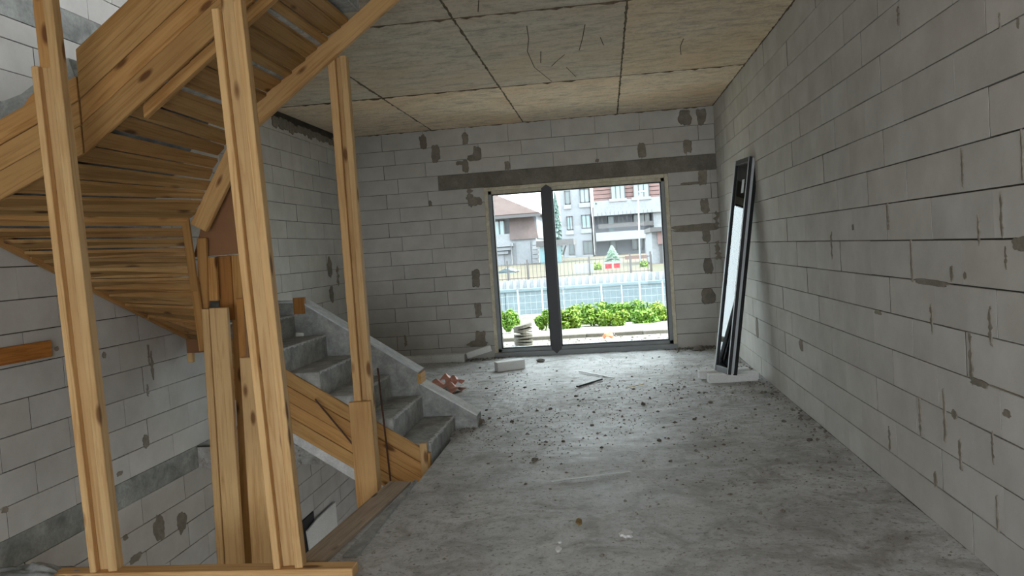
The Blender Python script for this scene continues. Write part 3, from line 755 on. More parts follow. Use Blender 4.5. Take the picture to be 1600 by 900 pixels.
def flatprop(base, top, w, label, edge=0.0, wood=WOOD, yaw=0.1, thick=0.045):
    base = Vector(base); top = Vector(top)
    e = empty('timber_prop', base, label, 'timber prop', 'timber props under the upper stair')
    X = Vector((math.cos(yaw), math.sin(yaw), 0))
    board('plank', base, top, w, thick, X, wood, e, tint(1.0, 0.04, 0.02))
    if edge:
        off = -X * (w / 2 + edge / 2 + 0.002)
        board('plank', base + off, top + off + Vector((0, 0.01, 0)), edge, 0.09, X, wood, e, tint(0.9, 0.04, 0.03))
    return e
flatprop((-2.63, 4.93, -1.5), (-2.563, 4.93, 1.255), 0.118, 'flat-faced pine prop cut off square below the newel shuttering', 0.045)
flatprop((-2.50, 5.06, -1.5), (-2.437, 5.06, 0.90), 0.135, 'wide pine prop between the cut-off prop and the tall front prop', 0.0)
flatprop((-2.57, 5.12, -1.5), (-2.50, 5.12, 1.30), 0.05, 'narrow dark-edged pine prop squeezed between two wider props', 0.0, OLDBOARD, thick=0.06)

# plank on the floor under the props, board at the opening edge, board on the block wall
o = board('floor_plank', (-2.86, 3.575, 0.026), (-1.285, 3.575, 0.026), 0.092, 0.05, (0, 1, 0), WOOD, None, (1.05, 1.0, 0.95, 1), bev=0.004)
tag(o, 'light pine plank lying on the floor under the two front props', 'plank')
d_ = Vector((-1.455, 5.03, 0)) - Vector((-1.56, 3.72, 0))
o = board('edge_board', (-1.56, 3.70, 0.013), (-1.452, 5.03, 0.013), 0.15, 0.022, (1, 0, 0), DIRTYWOOD, None, (0.95, 0.92, 0.88, 1))
tag(o, 'dirty brown board lying along the edge of the stair opening', 'board')
mb = MB()
mb.prism([(-1.42, 3.78, 0.003), (-1.345, 3.78, 0.003), (-1.345, 5.06, 0.003), (-1.362, 5.06, 0.003)], (0, 0, 0.016))
tag(mb.build('concrete_lip', STAIRC, color=(0.9, 0.9, 0.9, 1)), 'smooth grey cement strip beside the dirty edge board', 'cement strip')
o = board('wall_board', (-3.595, 3.75, 1.085), (-3.595, 4.66, 1.073), 0.105, 0.03, (0, 0, 1), OLDBOARD, None, (1.15, 1.0, 0.82, 1))
tag(o, 'short brown board fixed flat to the left block wall', 'board')

# ------------------------------------------------------------------ leaning glazed unit and its supports
gu = empty('leaning_window_unit', (1.15, 8.3, 0.09), 'tall narrow dark-framed glazed unit leaning on the right block wall', 'window unit')
Bn = Vector((1.15, 8.15, 0.09)); Wd = Vector((-0.085, 0.37, 0)); Hd = Vector((0.35, 0.12, 2.2))
Wd_len, Hd_len = Wd.length, Hd.length
wx = Wd.normalized(); hz = Hd.normalized(); wx = (wx - hz * wx.dot(hz)).normalized()
nz = hz.cross(wx)            # towards the room or the wall
if nz.x > 0: nz = -nz
GM = Matrix(((wx.x, hz.x, nz.x, Bn.x), (wx.y, hz.y, nz.y, Bn.y), (wx.z, hz.z, nz.z, Bn.z), (0, 0, 0, 1)))
def gbox(name, w0, w1, h0, h1, n0, n1, mat, bev=0.002):
    c = Vector(((w0 + w1) / 2, (h0 + h1) / 2, (n0 + n1) / 2))
    mb = MB(); mb.box(w0 - c.x, w1 - c.x, h0 - c.y, h1 - c.y, n0 - c.z, n1 - c.z)
    m = mb.mesh(name)
    if bev: bevel_mesh(m, bev)
    return link(name, m, mat, GM @ Matrix.Translation(c), gu, (1, 1, 1, 1))
Wl, Hl = Wd_len, Hd_len
for (n0, n1, mat) in ((0.0, -0.035, DARKFRAME), (-0.065, -0.10, BLACKGASKET)):
    a, b = min(n0, n1), max(n0, n1)
    gbox('frame_stile', 0, 0.03, 0, Hl, a, b, mat); gbox('frame_stile', Wl - 0.03, Wl, 0, Hl, a, b, mat)
    gbox('frame_rail', 0.03, Wl - 0.03, 0, 0.06, a, b, mat); gbox('frame_rail', 0.03, Wl - 0.03, Hl - 0.05, Hl, a, b, mat)
for (w0, w1) in ((0.004, 0.03), (Wl - 0.03, Wl - 0.004)):
    gbox('spacer', w0, w1, 0.01, Hl - 0.01, -0.064, -0.036, WHITEPROF, 0)
gbox('trim_strip', -0.001, 0.008, 0, Hl, 0.0, 0.004, WHITEPROF, 0); gbox('trim_strip', Wl - 0.03, Wl - 0.012, 0, Hl, 0.0, 0.006, WHITEPROF, 0)
gbox('glass_pane', 0.03, Wl - 0.03, 0.06, Hl - 0.05, -0.02, -0.014, GLASSP, 0)
gbox('glass_pane', 0.03, Wl - 0.03, 0.06, Hl - 0.05, -0.085, -0.08, GLASSP, 0)
gbox('sticker', 0.10, 0.16, Hl - 0.36, Hl - 0.22, -0.0135, -0.0125, WHITEPROF, 0)
def foam(pts, h, label, name='foam_block', cat='foam block', bev=0.006, z=None, mat=FOAM):
    z = z if z is not None else 0.0
    c = sum((Vector(p) for p in pts), Vector((0, 0))) / len(pts)
    o = solid(name, [(p[0], p[1], z) for p in pts], (0, 0, h), mat, None, (1, 0, 0), (0, 1, 0), (1, 1, 1, 1), bev=bev)
    return tag(o, label, cat)
foam([(0.965, 8.17), (1.47, 8.22), (1.46, 8.36), (0.955, 8.31)], 0.088, 'front white foam block under the leaning glazed unit')
foam([(0.90, 8.44), (1.43, 8.50), (1.42, 8.62), (0.89, 8.56)], 0.088, 'rear white foam block under the leaning glazed unit')
foam([(-2.93, 10.72), (-2.52, 10.75), (-2.5, 10.92), (-2.94, 10.90)], 0.10, 'left white foam strip lying along the foot of the back wall')
foam([(-2.515, 10.72), (-2.04, 10.68), (-2.03, 10.84), (-2.49, 10.88)], 0.112, 'middle white foam strip lying along the foot of the back wall')
o = board('foam_block', (-2.02, 10.78, 0.075), (-1.68, 10.84, 0.16), 0.11, 0.085, (0, 1, 0), FOAM, None, (1, 1, 1, 1), bev=0.006)
tag(o, 'white foam strip tilted up against the window corner', 'foam block')
foam([(-1.43, 9.63), (-1.10, 9.82), (-1.18, 9.97), (-1.49, 9.78)], 0.115, 'white block offcut lying on the floor before the window')

# ------------------------------------------------------------------ debris on the floor
def crumb(mb, x, y, z, r, rr, flat=0.6):
    pts = [Vector((1, 0, 0)), Vector((-1, 0, 0)), Vector((0, 1, 0)), Vector((0, -1, 0)), Vector((0, 0, 1)), Vector((0, 0, -1))]
    a = rr.uniform(0, 6.28); ca, sa = math.cos(a), math.sin(a)
    vs = []
    for p in pts:
        s = r * rr.uniform(0.6, 1.25); p = p * s; p.z *= flat
        vs.append((x + p.x * ca - p.y * sa, y + p.x * sa + p.y * ca, z + p.z + r * flat * 0.5))
    mb.add(vs, [(0, 2, 4), (2, 1, 4), (1, 3, 4), (3, 0, 4), (2, 0, 5), (1, 2, 5), (3, 1, 5), (0, 3, 5)])
dr = random.Random(21)
mb = MB()
n = 0
while n < 8500:
    x = dr.uniform(-1.3, XR - 0.02); y = dr.uniform(2.6, YB - 0.05) if dr.random() < 0.25 else dr.gauss(7.6, 1.6)
    if not (2.6 < y < YB - 0.03): continue
    if y > 6.9 and dr.random() < 0.25: x = dr.uniform(XL + 0.1, -1.2)
    if y < 6.7 and x < -1.28: continue
    d = noise.noise(Vector((x * 1.6, y * 1.1, 4.4)))
    if d < -0.05 and dr.random() < 0.75: continue
    if y < 4.6 and dr.random() < 0.6: continue
    r = min(0.022, dr.lognormvariate(-5.6, 0.58))
    crumb(mb, x, y, fh(x, y) - 0.002, r, dr); n += 1
for k in range(900):                                   # heap in the far right corner and along the walls
    if k < 420: x, y = XR - abs(dr.gauss(0, 0.30)) - 0.03, YB - abs(dr.gauss(0, 0.16)) - 0.03
    elif k < 620: x, y = XR - abs(dr.gauss(0, 0.10)) - 0.02, dr.uniform(5.0, YB - 0.2)
    elif k < 780: x, y = dr.gauss(-1.85, 0.22), YB - abs(dr.gauss(0, 0.10)) - 0.05
    else: x, y = dr.gauss(-1.28, 0.07), dr.gauss(6.75, 0.2)
    if x > XR - 0.015 or y > YB - 0.02: continue
    crumb(mb, x, y, fh(x, y) + dr.uniform(0, 0.015), min(0.03, dr.lognormvariate(-4.7, 0.55)), dr)
tag(mb.build('floor_debris', LUMP, fix=False, color=(1.45, 1.42, 1.38, 1)), 'crumbs of mortar and block rubble scattered over the concrete floor', 'rubble', kind='stuff')
def lump(name, x, y, r, label, cat, flat=0.6, mat=LUMP, col=(1, 1, 1, 1), group=None, seed=1):
    bm = bmesh.new(); bmesh.ops.create_icosphere(bm, subdivisions=2, radius=1)
    for v in bm.verts:
        k = 1 + 0.45 * noise.noise(v.co * 1.7 + Vector((seed * 3.1, 0, 0)))
        v.co = Vector((v.co.x * k * r, v.co.y * k * r * 0.8, v.co.z * k * r * flat))
    m = bpy.data.meshes.new(name); bm.to_mesh(m); bm.free()
    o = link(name, m, mat, Matrix.Translation((x, y, fh(x, y) + r * flat * 0.45)) @ Matrix.Rotation(seed * 1.3, 4, 'Z'), None, col)
    return tag(o, label, cat, group)
for i in range(26):
    px, py = [(1048, 722), (880, 690), (1005, 632), (760, 640), (1150, 670), (1215, 720), (1085, 655), (925, 665), (820, 605), (760, 607), (990, 610), (1030, 690),
              (940, 700), (860, 640), (1110, 630), (1250, 655), (1180, 640), (835, 720), (800, 660), (900, 620), (1060, 610), (1225, 660), (1265, 690), (1300, 665), (750, 575), (870, 580)][i]
    d = (px - 800) / FPX * CAM_R + (450 - py) / FPX * CAM_U + CAM_D; p = CAM_P + d * (-CAM_P.z / d.z)
    lump('mortar_lump', p.x, p.y, dr.uniform(0.014, 0.026), 'small dark mortar lump lying loose on the dusty concrete floor', 'mortar lump', 0.55, LUMP, tint(0.9, 0.15), 'loose mortar lumps on the floor', i)
lump('rubble_chunk', 1.15, 10.62, 0.085, 'large grey mortar chunk by the right window jamb', 'rubble', 0.55, seed=40)
lump('rubble_chunk', -0.95, 10.35, 0.06, 'dark mortar chunk on the floor in front of the window', 'rubble', 0.5, seed=41)
lump('rubble_chunk', -1.24, 6.72, 0.085, 'brownish mortar chunk at the lower end of the stair curb', 'rubble', 0.6, col=(1.25, 1.15, 1.0, 1), seed=42)
def floor_strip(name, pts2, w, th, mat, label, cat, col=(1, 1, 1, 1)):
    a, b = Vector((*pts2[0], 0)), Vector((*pts2[1], 0))
    a.z = fh(a.x, a.y) + th / 2 + 0.010; b.z = fh(b.x, b.y) + th / 2 + 0.010
    o = board(name, a, b, w, th, (b - a).orthogonal() if False else Vector((-(b - a).y, (b - a).x, 0)), mat, None, col, bev=0)
    return tag(o, label, cat)
WHITEPL = m_plain('white_plastic', rgb(212, 212, 208), 0.5, usecol=True)
floor_strip('dark_strip', ((-0.393, 8.3), (-0.138, 8.705)), 0.028, 0.018, BLACKGASKET, 'black rubber strip lying on the floor mid room', 'strip')
floor_strip('white_strip', ((-0.406, 9.31), (0.004, 8.748)), 0.02, 0.008, WHITEPL, 'thin white plastic strip meeting the black strip on the floor', 'strip')
floor_strip('white_strip', ((-0.445, 4.951), (0.067, 5.105)), 0.012, 0.005, WHITEPL, 'thin pale strip lying on the floor nearer the camera', 'strip', (0.8, 0.8, 0.8, 1))
YEL = m_plain('yellow_cord', rgb(206, 178, 92), 0.6)
floor_strip('yellow_strap', ((0.12, 8.05), (0.30, 8.22)), 0.014, 0.006, YEL, 'thin yellow strap lying on the floor right of the black strip', 'strap')
REDPL = m_plain('red_plastic', rgb(226, 166, 150), 0.5)
mb = MB()
for (x0, y0, x1, y1, w, z) in ((-2.06, 8.78, -1.68, 8.35, 0.16, 0.03), (-1.95, 8.86, -1.72, 8.60, 0.12, 0.07)):
    d = Vector((x1 - x0, y1 - y0, 0)).normalized(); s = Vector((-d.y, d.x, 0)) * w / 2
    k = 7; vs = []
    for i in range(k + 1):
        p = Vector((x0, y0, 0)).lerp(Vector((x1, y1, 0)), i / k)
        for sg in (-1, 0, 1):
            vs.append(p + s * sg * (1 + 0.3 * math.sin(i * 2.1)) + Vector((0, 0, z + 0.03 * math.sin(i * 1.7 + sg) + (0.05 if sg == 0 else 0))))
    mb.add(vs, [(i * 3 + j, i * 3 + j + 1, i * 3 + j + 4, i * 3 + j + 3) for i in range(k) for j in range(2)])
o = mb.build('plastic_scrap', REDPL); sm = o.modifiers.new('thick', 'SOLIDIFY'); sm.thickness = 0.006
tag(o, 'crumpled reddish plastic scrap on the floor behind the stair curb', 'plastic scrap')
SPLAT = m_noise('plaster_splash', rgb(232, 233, 234), rgb(246, 246, 246), 9, 60)
OCHRE = m_noise('ochre_stain', rgb(150, 122, 78), rgb(170, 142, 96), 9, 60)
def splat(x, y, w, h, seed, mat, label, cat='plaster splash'):
    rr = random.Random(seed); n = 20; pts = []
    for i in range(n):
        t = 2 * math.pi * i / n; k = 1 + rr.uniform(-0.25, 0.2)
        pts.append((x + math.cos(t) * w / 2 * k, y + math.sin(t) * h / 2 * k))
    z = max(fh(*p) for p in pts)
    mb = MB(); mb.add([(a, b, min(fh(a, b), z) - 0.001) for a, b in pts] + [(x + (a - x) * 0.8, y + (b - y) * 0.8, z + 0.007) for a, b in pts],
                      [tuple(range(n, 2 * n))] + [(i, (i + 1) % n, (i + 1) % n + n, i + n) for i in range(n)])
    tag(mb.build('plaster_splash', mat, color=(1, 1, 1, 1)), label, cat)
splat(0.011, 4.03, 0.075, 0.12, 1, SPLAT, 'largest white plaster splash on the near floor')
splat(-0.328, 3.84, 0.032, 0.07, 2, SPLAT, 'small round white plaster splash on the near floor')
splat(-0.325, 3.93, 0.018, 0.03, 3, SPLAT, 'tiny white plaster dot above the small round splash')
splat(-0.237, 4.23, 0.04, 0.10, 4, OCHRE, 'ochre stain on the near floor above the white splashes', 'stain')
# cement heap at the left end of the floor plank
def heap():
    bm = bmesh.new(); bmesh.ops.create_grid(bm, x_segments=40, y_segments=24, size=1)
    for v in bm.verts:
        r = math.hypot(v.co.x, v.co.y)
        h = max(0, 1 - r) ** 0.6 * 0.085 * (1 + 0.5 * noise.noise(v.co * 3.3)) + 0.02 * noise.noise(v.co * 11) * max(0, 1.1 - r)
        v.co = Vector((-2.98 + v.co.x * 0.42, 3.56 + v.co.y * 0.13, h + 0.0))
    m = bpy.data.meshes.new('cement_heap'); bm.to_mesh(m); bm.free()
    for p in m.polygons: p.use_smooth = True
    tag(link('cement_heap', m, CONC, None, None, (0.95, 0.97, 1.0, 1)), 'spilled grey cement heap over the left end of the floor plank', 'cement heap')
heap()
# black sheet painting the opening's darkness, and pale panel, down in the basement
mb = MB(); mb.box(XL + 0.001, XL + 0.02, 8.38, 8.75, -2.1, -1.40)
o = tag(mb.build('dark_opening_sheet', BLACKGASKET), 'black sheet standing for a dark opening in the basement wall past the tall prop', 'opening')
solid_o = solid('pale_panel', [(XL + 0.03, 8.45, -1.53), (XL + 0.03, 8.72, -1.50), (XL + 0.03, 9.4, -1.50), (XL + 0.03, 9.4, -2.1), (XL + 0.03, 8.55, -2.1)], (0.02, 0, 0), FOAM, None, color=(1, 1, 1, 1))
tag(solid_o, 'pale panel leaning beside the dark basement opening', 'panel')

# ------------------------------------------------------------------ outside, beyond the window
EXTW = m_noise('white_render', rgb(141, 144, 148), rgb(150, 152, 157), 0.5, 8, bs=0.05, usecol=True)
EXTG = m_noise('greyblue_panel', rgb(106, 120, 128), rgb(117, 130, 136), 0.4, 6, bs=0.05)
RUST = m_noise('red_siding', rgb(124, 101, 99), rgb(134, 110, 108), 0.8, 8, bs=0.1)
TILE = m_noise('roof_tiles', rgb(101, 90, 90), rgb(118, 107, 105), 0.8, 8, bs=0.1)
BRICKY = m_noise('brick_terrace', rgb(115, 85, 77), rgb(130, 101, 90), 1.2, 9, bs=0.1)
DARKM = m_plain('dark_metal', rgb(82, 80, 82), 0.5)
PANE = m_plain('window_pane', rgb(130, 153, 160), 0.12, 0.0, 0.8)
DPANE = m_plain('shaded_pane', rgb(97, 108, 111), 0.15, 0.0, 0.8)
TEAL = m_plain('teal_glass', rgb(110, 148, 157), 0.15, 0.0, 0.8)
GRAVEL = m_noise('gravel_ground', rgb(140, 137, 131), rgb(167, 164, 157), 1.2, 14, rand=False, usecol=False)
KERB = m_noise('kerb_concrete', rgb(94, 91, 86), rgb(118, 116, 110), 3, 20)
WIRE = m_plain('galvanised_wire', rgb(171, 176, 179), 0.4, 0.3)
def m_leaf(name, c0, c1):
    m, nt, b = new_mat(name)
    v = objcoord(nt, (1, 1, 1)); n = noise_tex(nt, v, 9, 3)
    c = ramp(nt, n, [(0.35, c0), (0.65, c1)]); c = mix(nt, 1.0, c, ocolor(nt), 'MULTIPLY')
    nt.links.new(c, b.inputs['Base Color']); b.inputs['Roughness'].default_value = 0.6
    b.inputs['Transmission Weight'].default_value = 0.0
    return m
LEAF = m_leaf('bush_leaf', rgb(72, 112, 37), rgb(127, 155, 59))
SPRUCE = m_leaf('spruce_needles', rgb(84, 113, 97), rgb(122, 146, 127))
DSPRUCE = m_leaf('dark_conifer', rgb(54, 77, 75), rgb(85, 108, 103))

def onz(px, py, z):
    d = (px - 800) / FPX * CAM_R + (450 - py) / FPX * CAM_U + CAM_D
    return CAM_P + d * ((z - CAM_P.z) / d.z)
# ground rising and falling behind the plot
gp = [(11.26, -0.05), (14.0, -0.07), (19.0, -0.30), (27.0, -0.75), (27.6, -0.75)]
mb = MB()
for (y0, z0), (y1, z1) in zip(gp[:-1], gp[1:]):
    mb.add([(-30, y0, z0), (30, y0, z0), (30, y1, z1), (-30, y1, z1)], [(0, 1, 2, 3)])
mb.add([(XR + 0.2, YF - 0.05, -3.3), (80, YF - 0.05, -3.3), (80, YB, -3.3), (XR + 0.2, YB, -3.3)], [(0, 1, 2, 3)])  # unseen ground set low so light reaches the basement openings
mb.add([(-80, -60, -3.3), (80, -60, -3.3), (80, YF - 0.05, -3.3), (-80, YF - 0.05, -3.3)], [(0, 1, 2, 3)])
tag(mb.build('ground', GRAVEL, fix=False), kind='structure')
YW = 27.0
def rect(px0, py0, px1, py1, Y):
    a = at(px0, py0, Y); b = at(px1, py1, Y)
    return a.x, b.x, b.z, a.z
def slab(name, px0, py0, px1, py1, Y, depth, mat, parent=None, col=(1, 1, 1, 1), zb=None, proud=0.0):
    x0, x1, z0, z1 = rect(px0, py0, px1, py1, Y)
    if zb is not None: z0 = zb
    c = Vector(((x0 + x1) / 2, Y, (z0 + z1) / 2)); w = abs(x1 - x0) / 2; h = abs(z1 - z0) / 2
    mb = MB(); mb.box(-w, w, -proud, depth, -h, h)
    return link(name, mb.mesh(name), mat, Matrix.Translation(c), parent, col)
# retaining wall: lower grey-blue panels, ledge, corrugated band
rw = empty('retaining_wall', (0, YW, -0.75), 'pale retaining wall with grey-blue panels under a white corrugated band', 'wall')
xa = at(700, 450, YW).x; xb = at(1130, 450, YW).x
zt = at(900, 450, YW).z; zl_ = at(900, 446, YW).z
x = xa
while x < xb:
    mb = MB(); mb.box(0.01, 1.99, -0.05, 0.2, -1.2, zt)
    link('panel', mb.mesh('panel'), EXTG, Matrix.Translation((x, YW, 0)), rw, tint(1, 0.03)); x += 2.0
mb = MB(); mb.box(xa, xb, YW - 0.12, YW + 0.25, zt, zl_)
mb.build('ledge', EXTG, None, rw, (0.88, 0.92, 0.93, 1))
zc = at(900, 432, YW + 0.3).z
mb = MB(); k = 0; x = xa
prof = []
while x < xb:
    prof += [(x, 0.0), (x + 0.08, 0.0), (x + 0.10, -0.05), (x + 0.20, -0.05), (x + 0.22, 0.0)]; x += 0.24
vs = [(px, YW + 0.3 + py, zl_ - 0.02) for px, py in prof] + [(px, YW + 0.3 + py, zc) for px, py in prof]
n = len(prof)
mb.add(vs, [(i, i + 1, i + 1 + n, i + n) for i in range(n - 1)])
o = mb.build('corrugated_band', EXTW, None, rw, (1, 1, 1, 1), fix=False); o.modifiers.new('thick', 'SOLIDIFY').thickness = 0.02
LAWN = m_noise('garden_ground', rgb(70, 78, 62), rgb(98, 84, 76), 0.3, 3, rand=False, usecol=False)
mb = MB(); mb.box(xa - 30, xb + 30, YW + 0.4, 120, zc - 0.25, zc - 0.1)
tag(mb.build('ground', LAWN), kind='structure')
# wire mesh fence before the retaining wall
YM = 22.0
mf = empty('mesh_fence', (0, YM, -0.45), 'thin galvanised wire mesh fence in front of the grey-blue wall', 'fence')
za = at(900, 452, YM).z; zb_ = -0.5
xs0, xs1 = at(740, 450, YM).x, at(1090, 450, YM).x
mb = MB(); x = xs0
while x < xs1: mb.box(x - 0.0018, x + 0.0018, YM - 0.002, YM + 0.002, zb_, za); x += 0.16
z = zb_ + 0.1
while z < za + 0.01: mb.box(xs0, xs1, YM - 0.004, YM + 0.004, z - 0.0025, z + 0.0025); z += 0.2
tag(mb.build('wire_mesh', WIRE, None, mf), None, None, None, 'stuff')
for px in (770, 809, 847, 940, 1000, 1036):
    xx = at(px, 460, YM).x; mb = MB(); mb.tube((xx, YM, zb_), (xx, YM, za + 0.08), 0.02)
    mb.build('post', WIRE, None, mf)
# garden fence on top of the band
YG = 28.0
gf = empty('garden_fence', (0, YG, zc), 'thin iron picket fence standing above the white corrugated band', 'fence')
zg0 = zc - 0.12; zg1 = at(900, 404, YG).z
gx0, gx1 = at(765, 410, YG).x, at(1018, 400, YG).x
for px in (763, 793, 824, 868, 921, 985, 1017):
    xx = at(px, 415, YG).x; mb = MB(); mb.box(xx - 0.03, xx + 0.03, YG - 0.03, YG + 0.03, zg0, zg1 + 0.08)
    mb.build('post', DARKM, None, gf)
x = gx0
picket = MB(); picket.box(-0.007, 0.007, -0.007, 0.007, 0, zg1 - zg0 - 0.03); pm = picket.mesh('picket')
while x < gx1:
    link('picket', pm, DARKM, Matrix.Translation((x, YG, zg0)), gf); x += 0.14
for z in (zg1 - 0.08, zg0 + 0.15):
    mb = MB(); mb.box(gx0, gx1, YG - 0.012, YG + 0.012, z - 0.012, z + 0.012); mb.build('rail', DARKM, None, gf)

def house_window(parent, px0, py0, px1, py1, Y, n=2, pane=PANE, fr=DARKM, proud=0.15):
    x0, x1, z0, z1 = rect(px0, py0, px1, py1, Y)
    mb = MB(); t = 0.09
    mb.box(x0, x1, Y - proud, Y, z0, z0 + t); mb.box(x0, x1, Y - proud, Y, z1 - t, z1)
    for i in range(n + 1):
        xx = x0 + (x1 - x0 - t) * i / n; mb.box(xx, xx + t, Y - proud, Y, z0, z1)
    f = mb.build('window', fr, None, parent)
    mb = MB(); mb.box(x0 + t, x1 - t, Y - proud * 0.5, Y - 0.02, z0 + t, z1 - t)
    mb.build('pane', pane, None, f)
    return f
# left house
HY = 62.0
lh = empty('house', (at(805, 435, HY).x, HY, zc), 'white two-storey house with brown tiled hip roof and mansard band', 'house')
slab('wall', 700, 372, 842, 440, HY, 9, EXTW, lh)
slab('wall', 700, 342, 840, 372, HY + 0.6, 8, EXTW, lh, (0.93, 0.94, 0.95, 1))
x0, x1, z0, z1 = rect(795, 342, 842, 372, HY)
mb = MB(); nr = 7
for i in range(nr):                                       # overlapping rows of mansard tiles
    f0, f1 = i / nr, (i + 1) / nr
    za, zb2 = z0 + (z1 - z0) * f0, z0 + (z1 - z0) * f1
    mb.prism([(x0, HY - 0.25 + 0.6 * f0, za), (x1 - 0.35 * f0, HY - 0.25 + 0.6 * f0, za), (x1 - 0.35 * f1, HY - 0.32 + 0.6 * f1, zb2 + 0.02), (x0, HY - 0.32 + 0.6 * f1, zb2 + 0.02)], (0, 0.12, 0))
mb.build('mansard', TILE, None, lh)
ap = at(776, 307, HY + 4); er = at(842, 334, HY - 0.6); el = at(700, 343, HY - 0.6)
nrow = 9
def lerp3(a, b, t): return a + (b - a) * t
rf = MB()
for i in range(nrow):
    t0, t1 = i / nrow, (i + 1) / nrow
    apl = Vector((el.x + 1.0, ap.y, ap.z))
    p = [lerp3(el, apl, t0), lerp3(er, ap, t0), lerp3(er, ap, t1), lerp3(el, apl, t1)]
    p[0].z = p[1].z; p[3].z = p[2].z
    rf.prism(p, (0, -0.04 - 0.1 * 0, 0.12))
eb = Vector((er.x, HY + 9, er.z))
rf.prism([er, eb, ap], (0, 0, 0.12))
rf.build('roof', TILE, None, lh, (0.55, 0.52, 0.52, 1))
mb = MB(); mb.box(el.x, er.x + 0.1, HY - 0.75, HY - 0.55, er.z - 0.18, er.z + 0.05); mb.build('gutter', DARKM, None, lh)
house_window(lh, 771, 345, 790, 368, HY + 0.3, 2)
slab('recess_panel', 806, 378, 832, 428, HY, 0.1, EXTW, lh, (0.93, 0.94, 0.96, 1), proud=0.08)
for k in range(8): slab('quoin', 832, 377 + k * 7, 842, 382.6 + k * 7, HY, 0.1, EXTW, lh, (1.04, 1.04, 1.04, 1), proud=0.18)
for k in range(3): slab('moulding', 771, 382 + k * 6, 803 - k * 4, 384.5 + k * 6, HY, 0.1, EXTW, lh, (0.88, 0.89, 0.9, 1), proud=0.5 - 0.12 * k)
slab('porch_column', 799, 381, 803, 430, HY, 0.1, EXTW, lh, (0.95, 0.95, 0.96, 1), proud=0.5)
d1 = slab('door', 774, 398, 790, 436, HY, 0.1, EXTW, lh, (0.92, 0.92, 0.95, 1), proud=0.08)
# metal shed
SY = 40.0
sh = empty('garden_shed', (at(790, 438, SY).x, SY, zc), 'small grey metal shed with a low gable beside the white house', 'shed')
slab('wall', 774, 426, 805, 440, SY, 2.0, EXTG, sh, (0.92, 0.95, 0.95, 1))
a, b, c = at(773, 427, SY), at(806, 424.5, SY), at(789, 419.5, SY)
mb = MB(); mb.prism([a, b, c], (0, 2.0, 0)); mb.build('roof', EXTG, None, sh, (0.75, 0.78, 0.78, 1))
# glazed carport
CYc = 58.0
cp = empty('carport', (at(865, 425, CYc).x, CYc, zc), 'dark flat-roofed carport with teal glass between the two buildings', 'carport')
slab('roof', 839, 377, 897, 382, CYc, 5, DARKM, cp, proud=0.8)
slab('glass_panel', 843, 383, 857, 426, CYc, 0.06, TEAL, cp); slab('glass_panel', 862, 383, 879, 424, CYc, 0.06, TEAL, cp)
for px in (842, 858, 880): slab('post', px, 382, px + 3.4, 427, CYc, 0.15, DARKM, cp)
a, b = at(884, 384, CYc - 0.5), at(880, 398, CYc - 0.1); mb = MB(); mb.tube(a, b, 0.06); mb.build('brace', DARKM, None, cp)
# right apartment building
AY = 78.0
ab = empty('apartment_building', (at(950, 415, AY).x, AY, zc), 'white three-storey apartment building with red-clad top floor and balconies', 'building')
def q3(x, y): return 860 + x / 6.0, 280 + y / 6.0
def arect(name, x0, y0, x1, y1, Y, depth, mat, col=(1, 1, 1, 1), proud=0.0, parent=ab):
    return slab(name, *q3(x0, y0), *q3(x1, y1), Y, depth, mat, parent, col, None, proud)
arect('wall', 78, 70, 408, 860, AY, 12, EXTW, (0.97, 0.98, 1.0, 1))
arect('wall', 398, 300, 1100, 900, AY + 2.2, 8, EXTW, (0.95, 0.96, 0.98, 1))
arect('wall', 955, 200, 1110, 560, AY - 0.2, 8, EXTW, (1, 1, 1, 1))
arect('cornice', 398, 210, 1100, 300, AY - 0.3, 4, EXTW, (1.02, 1.02, 1.02, 1), 0.3)
x0, x1, z0, z1 = rect(*q3(395, 70), *q3(1110, 210), AY - 0.1)
for k in range(8):
    mb = MB(); h = (z1 + 1.2 - z0) / 8; mb.box(x0, x1, -0.12 + (0.03 if k % 2 else 0), 5, 0, h - 0.05)
    link('siding_board', mb.mesh('siding_board'), RUST, Matrix.Translation((0, AY - 0.1, z0 + k * h)), ab, tint(1, 0.04))
for (a, b, c, d, n_) in ((130, 110, 190, 235, 1), (272, 95, 368, 218, 2), (150, 350, 215, 475, 2), (288, 336, 382, 460, 2), (170, 590, 232, 710, 1), (303, 578, 400, 703, 2)):
    house_window(ab, *q3(a, b), *q3(c, d), AY, n_, DPANE if b > 500 or n_ == 1 else PANE)
    arect('sill_panel', a - 4, d + 8, c + 6, d + 42, AY, 0.1, EXTW, (1.05, 1.05, 1.05, 1), 0.15)
for (a, b, c, d) in ((560, 55, 705, 185), (770, 40, 930, 170)):
    house_window(ab, *q3(a, b), *q3(c, d), AY - 0.3, 3, PANE)
    arect('sill', a - 10, d + 4, c + 12, d + 18, AY - 0.3, 0.1, EXTW, (1.05, 1.05, 1.05, 1), 0.4)
arect('balcony_slab', 425, 505, 1000, 545, AY - 0.5, 2.8, EXTW, (1.03, 1.03, 1.03, 1), 0.2)
house_window(ab, *q3(530, 325), *q3(610, 502), AY + 2.1, 1, PANE); house_window(ab, *q3(770, 312), *q3(940, 425), AY + 2.1, 3, DPANE)
house_window(ab, *q3(755, 542), *q3(875, 660), AY + 2.1, 2, DPANE); house_window(ab, *q3(550, 560), *q3(625, 680), AY + 2.1, 1, DPANE)
rl = arect('balcony_rail', 450, 425, 965, 430, AY - 0.6, 0.05, DARKM)
x0, x1, z0, z1 = rect(*q3(450, 430), *q3(965, 500), AY - 0.6)
x = x0
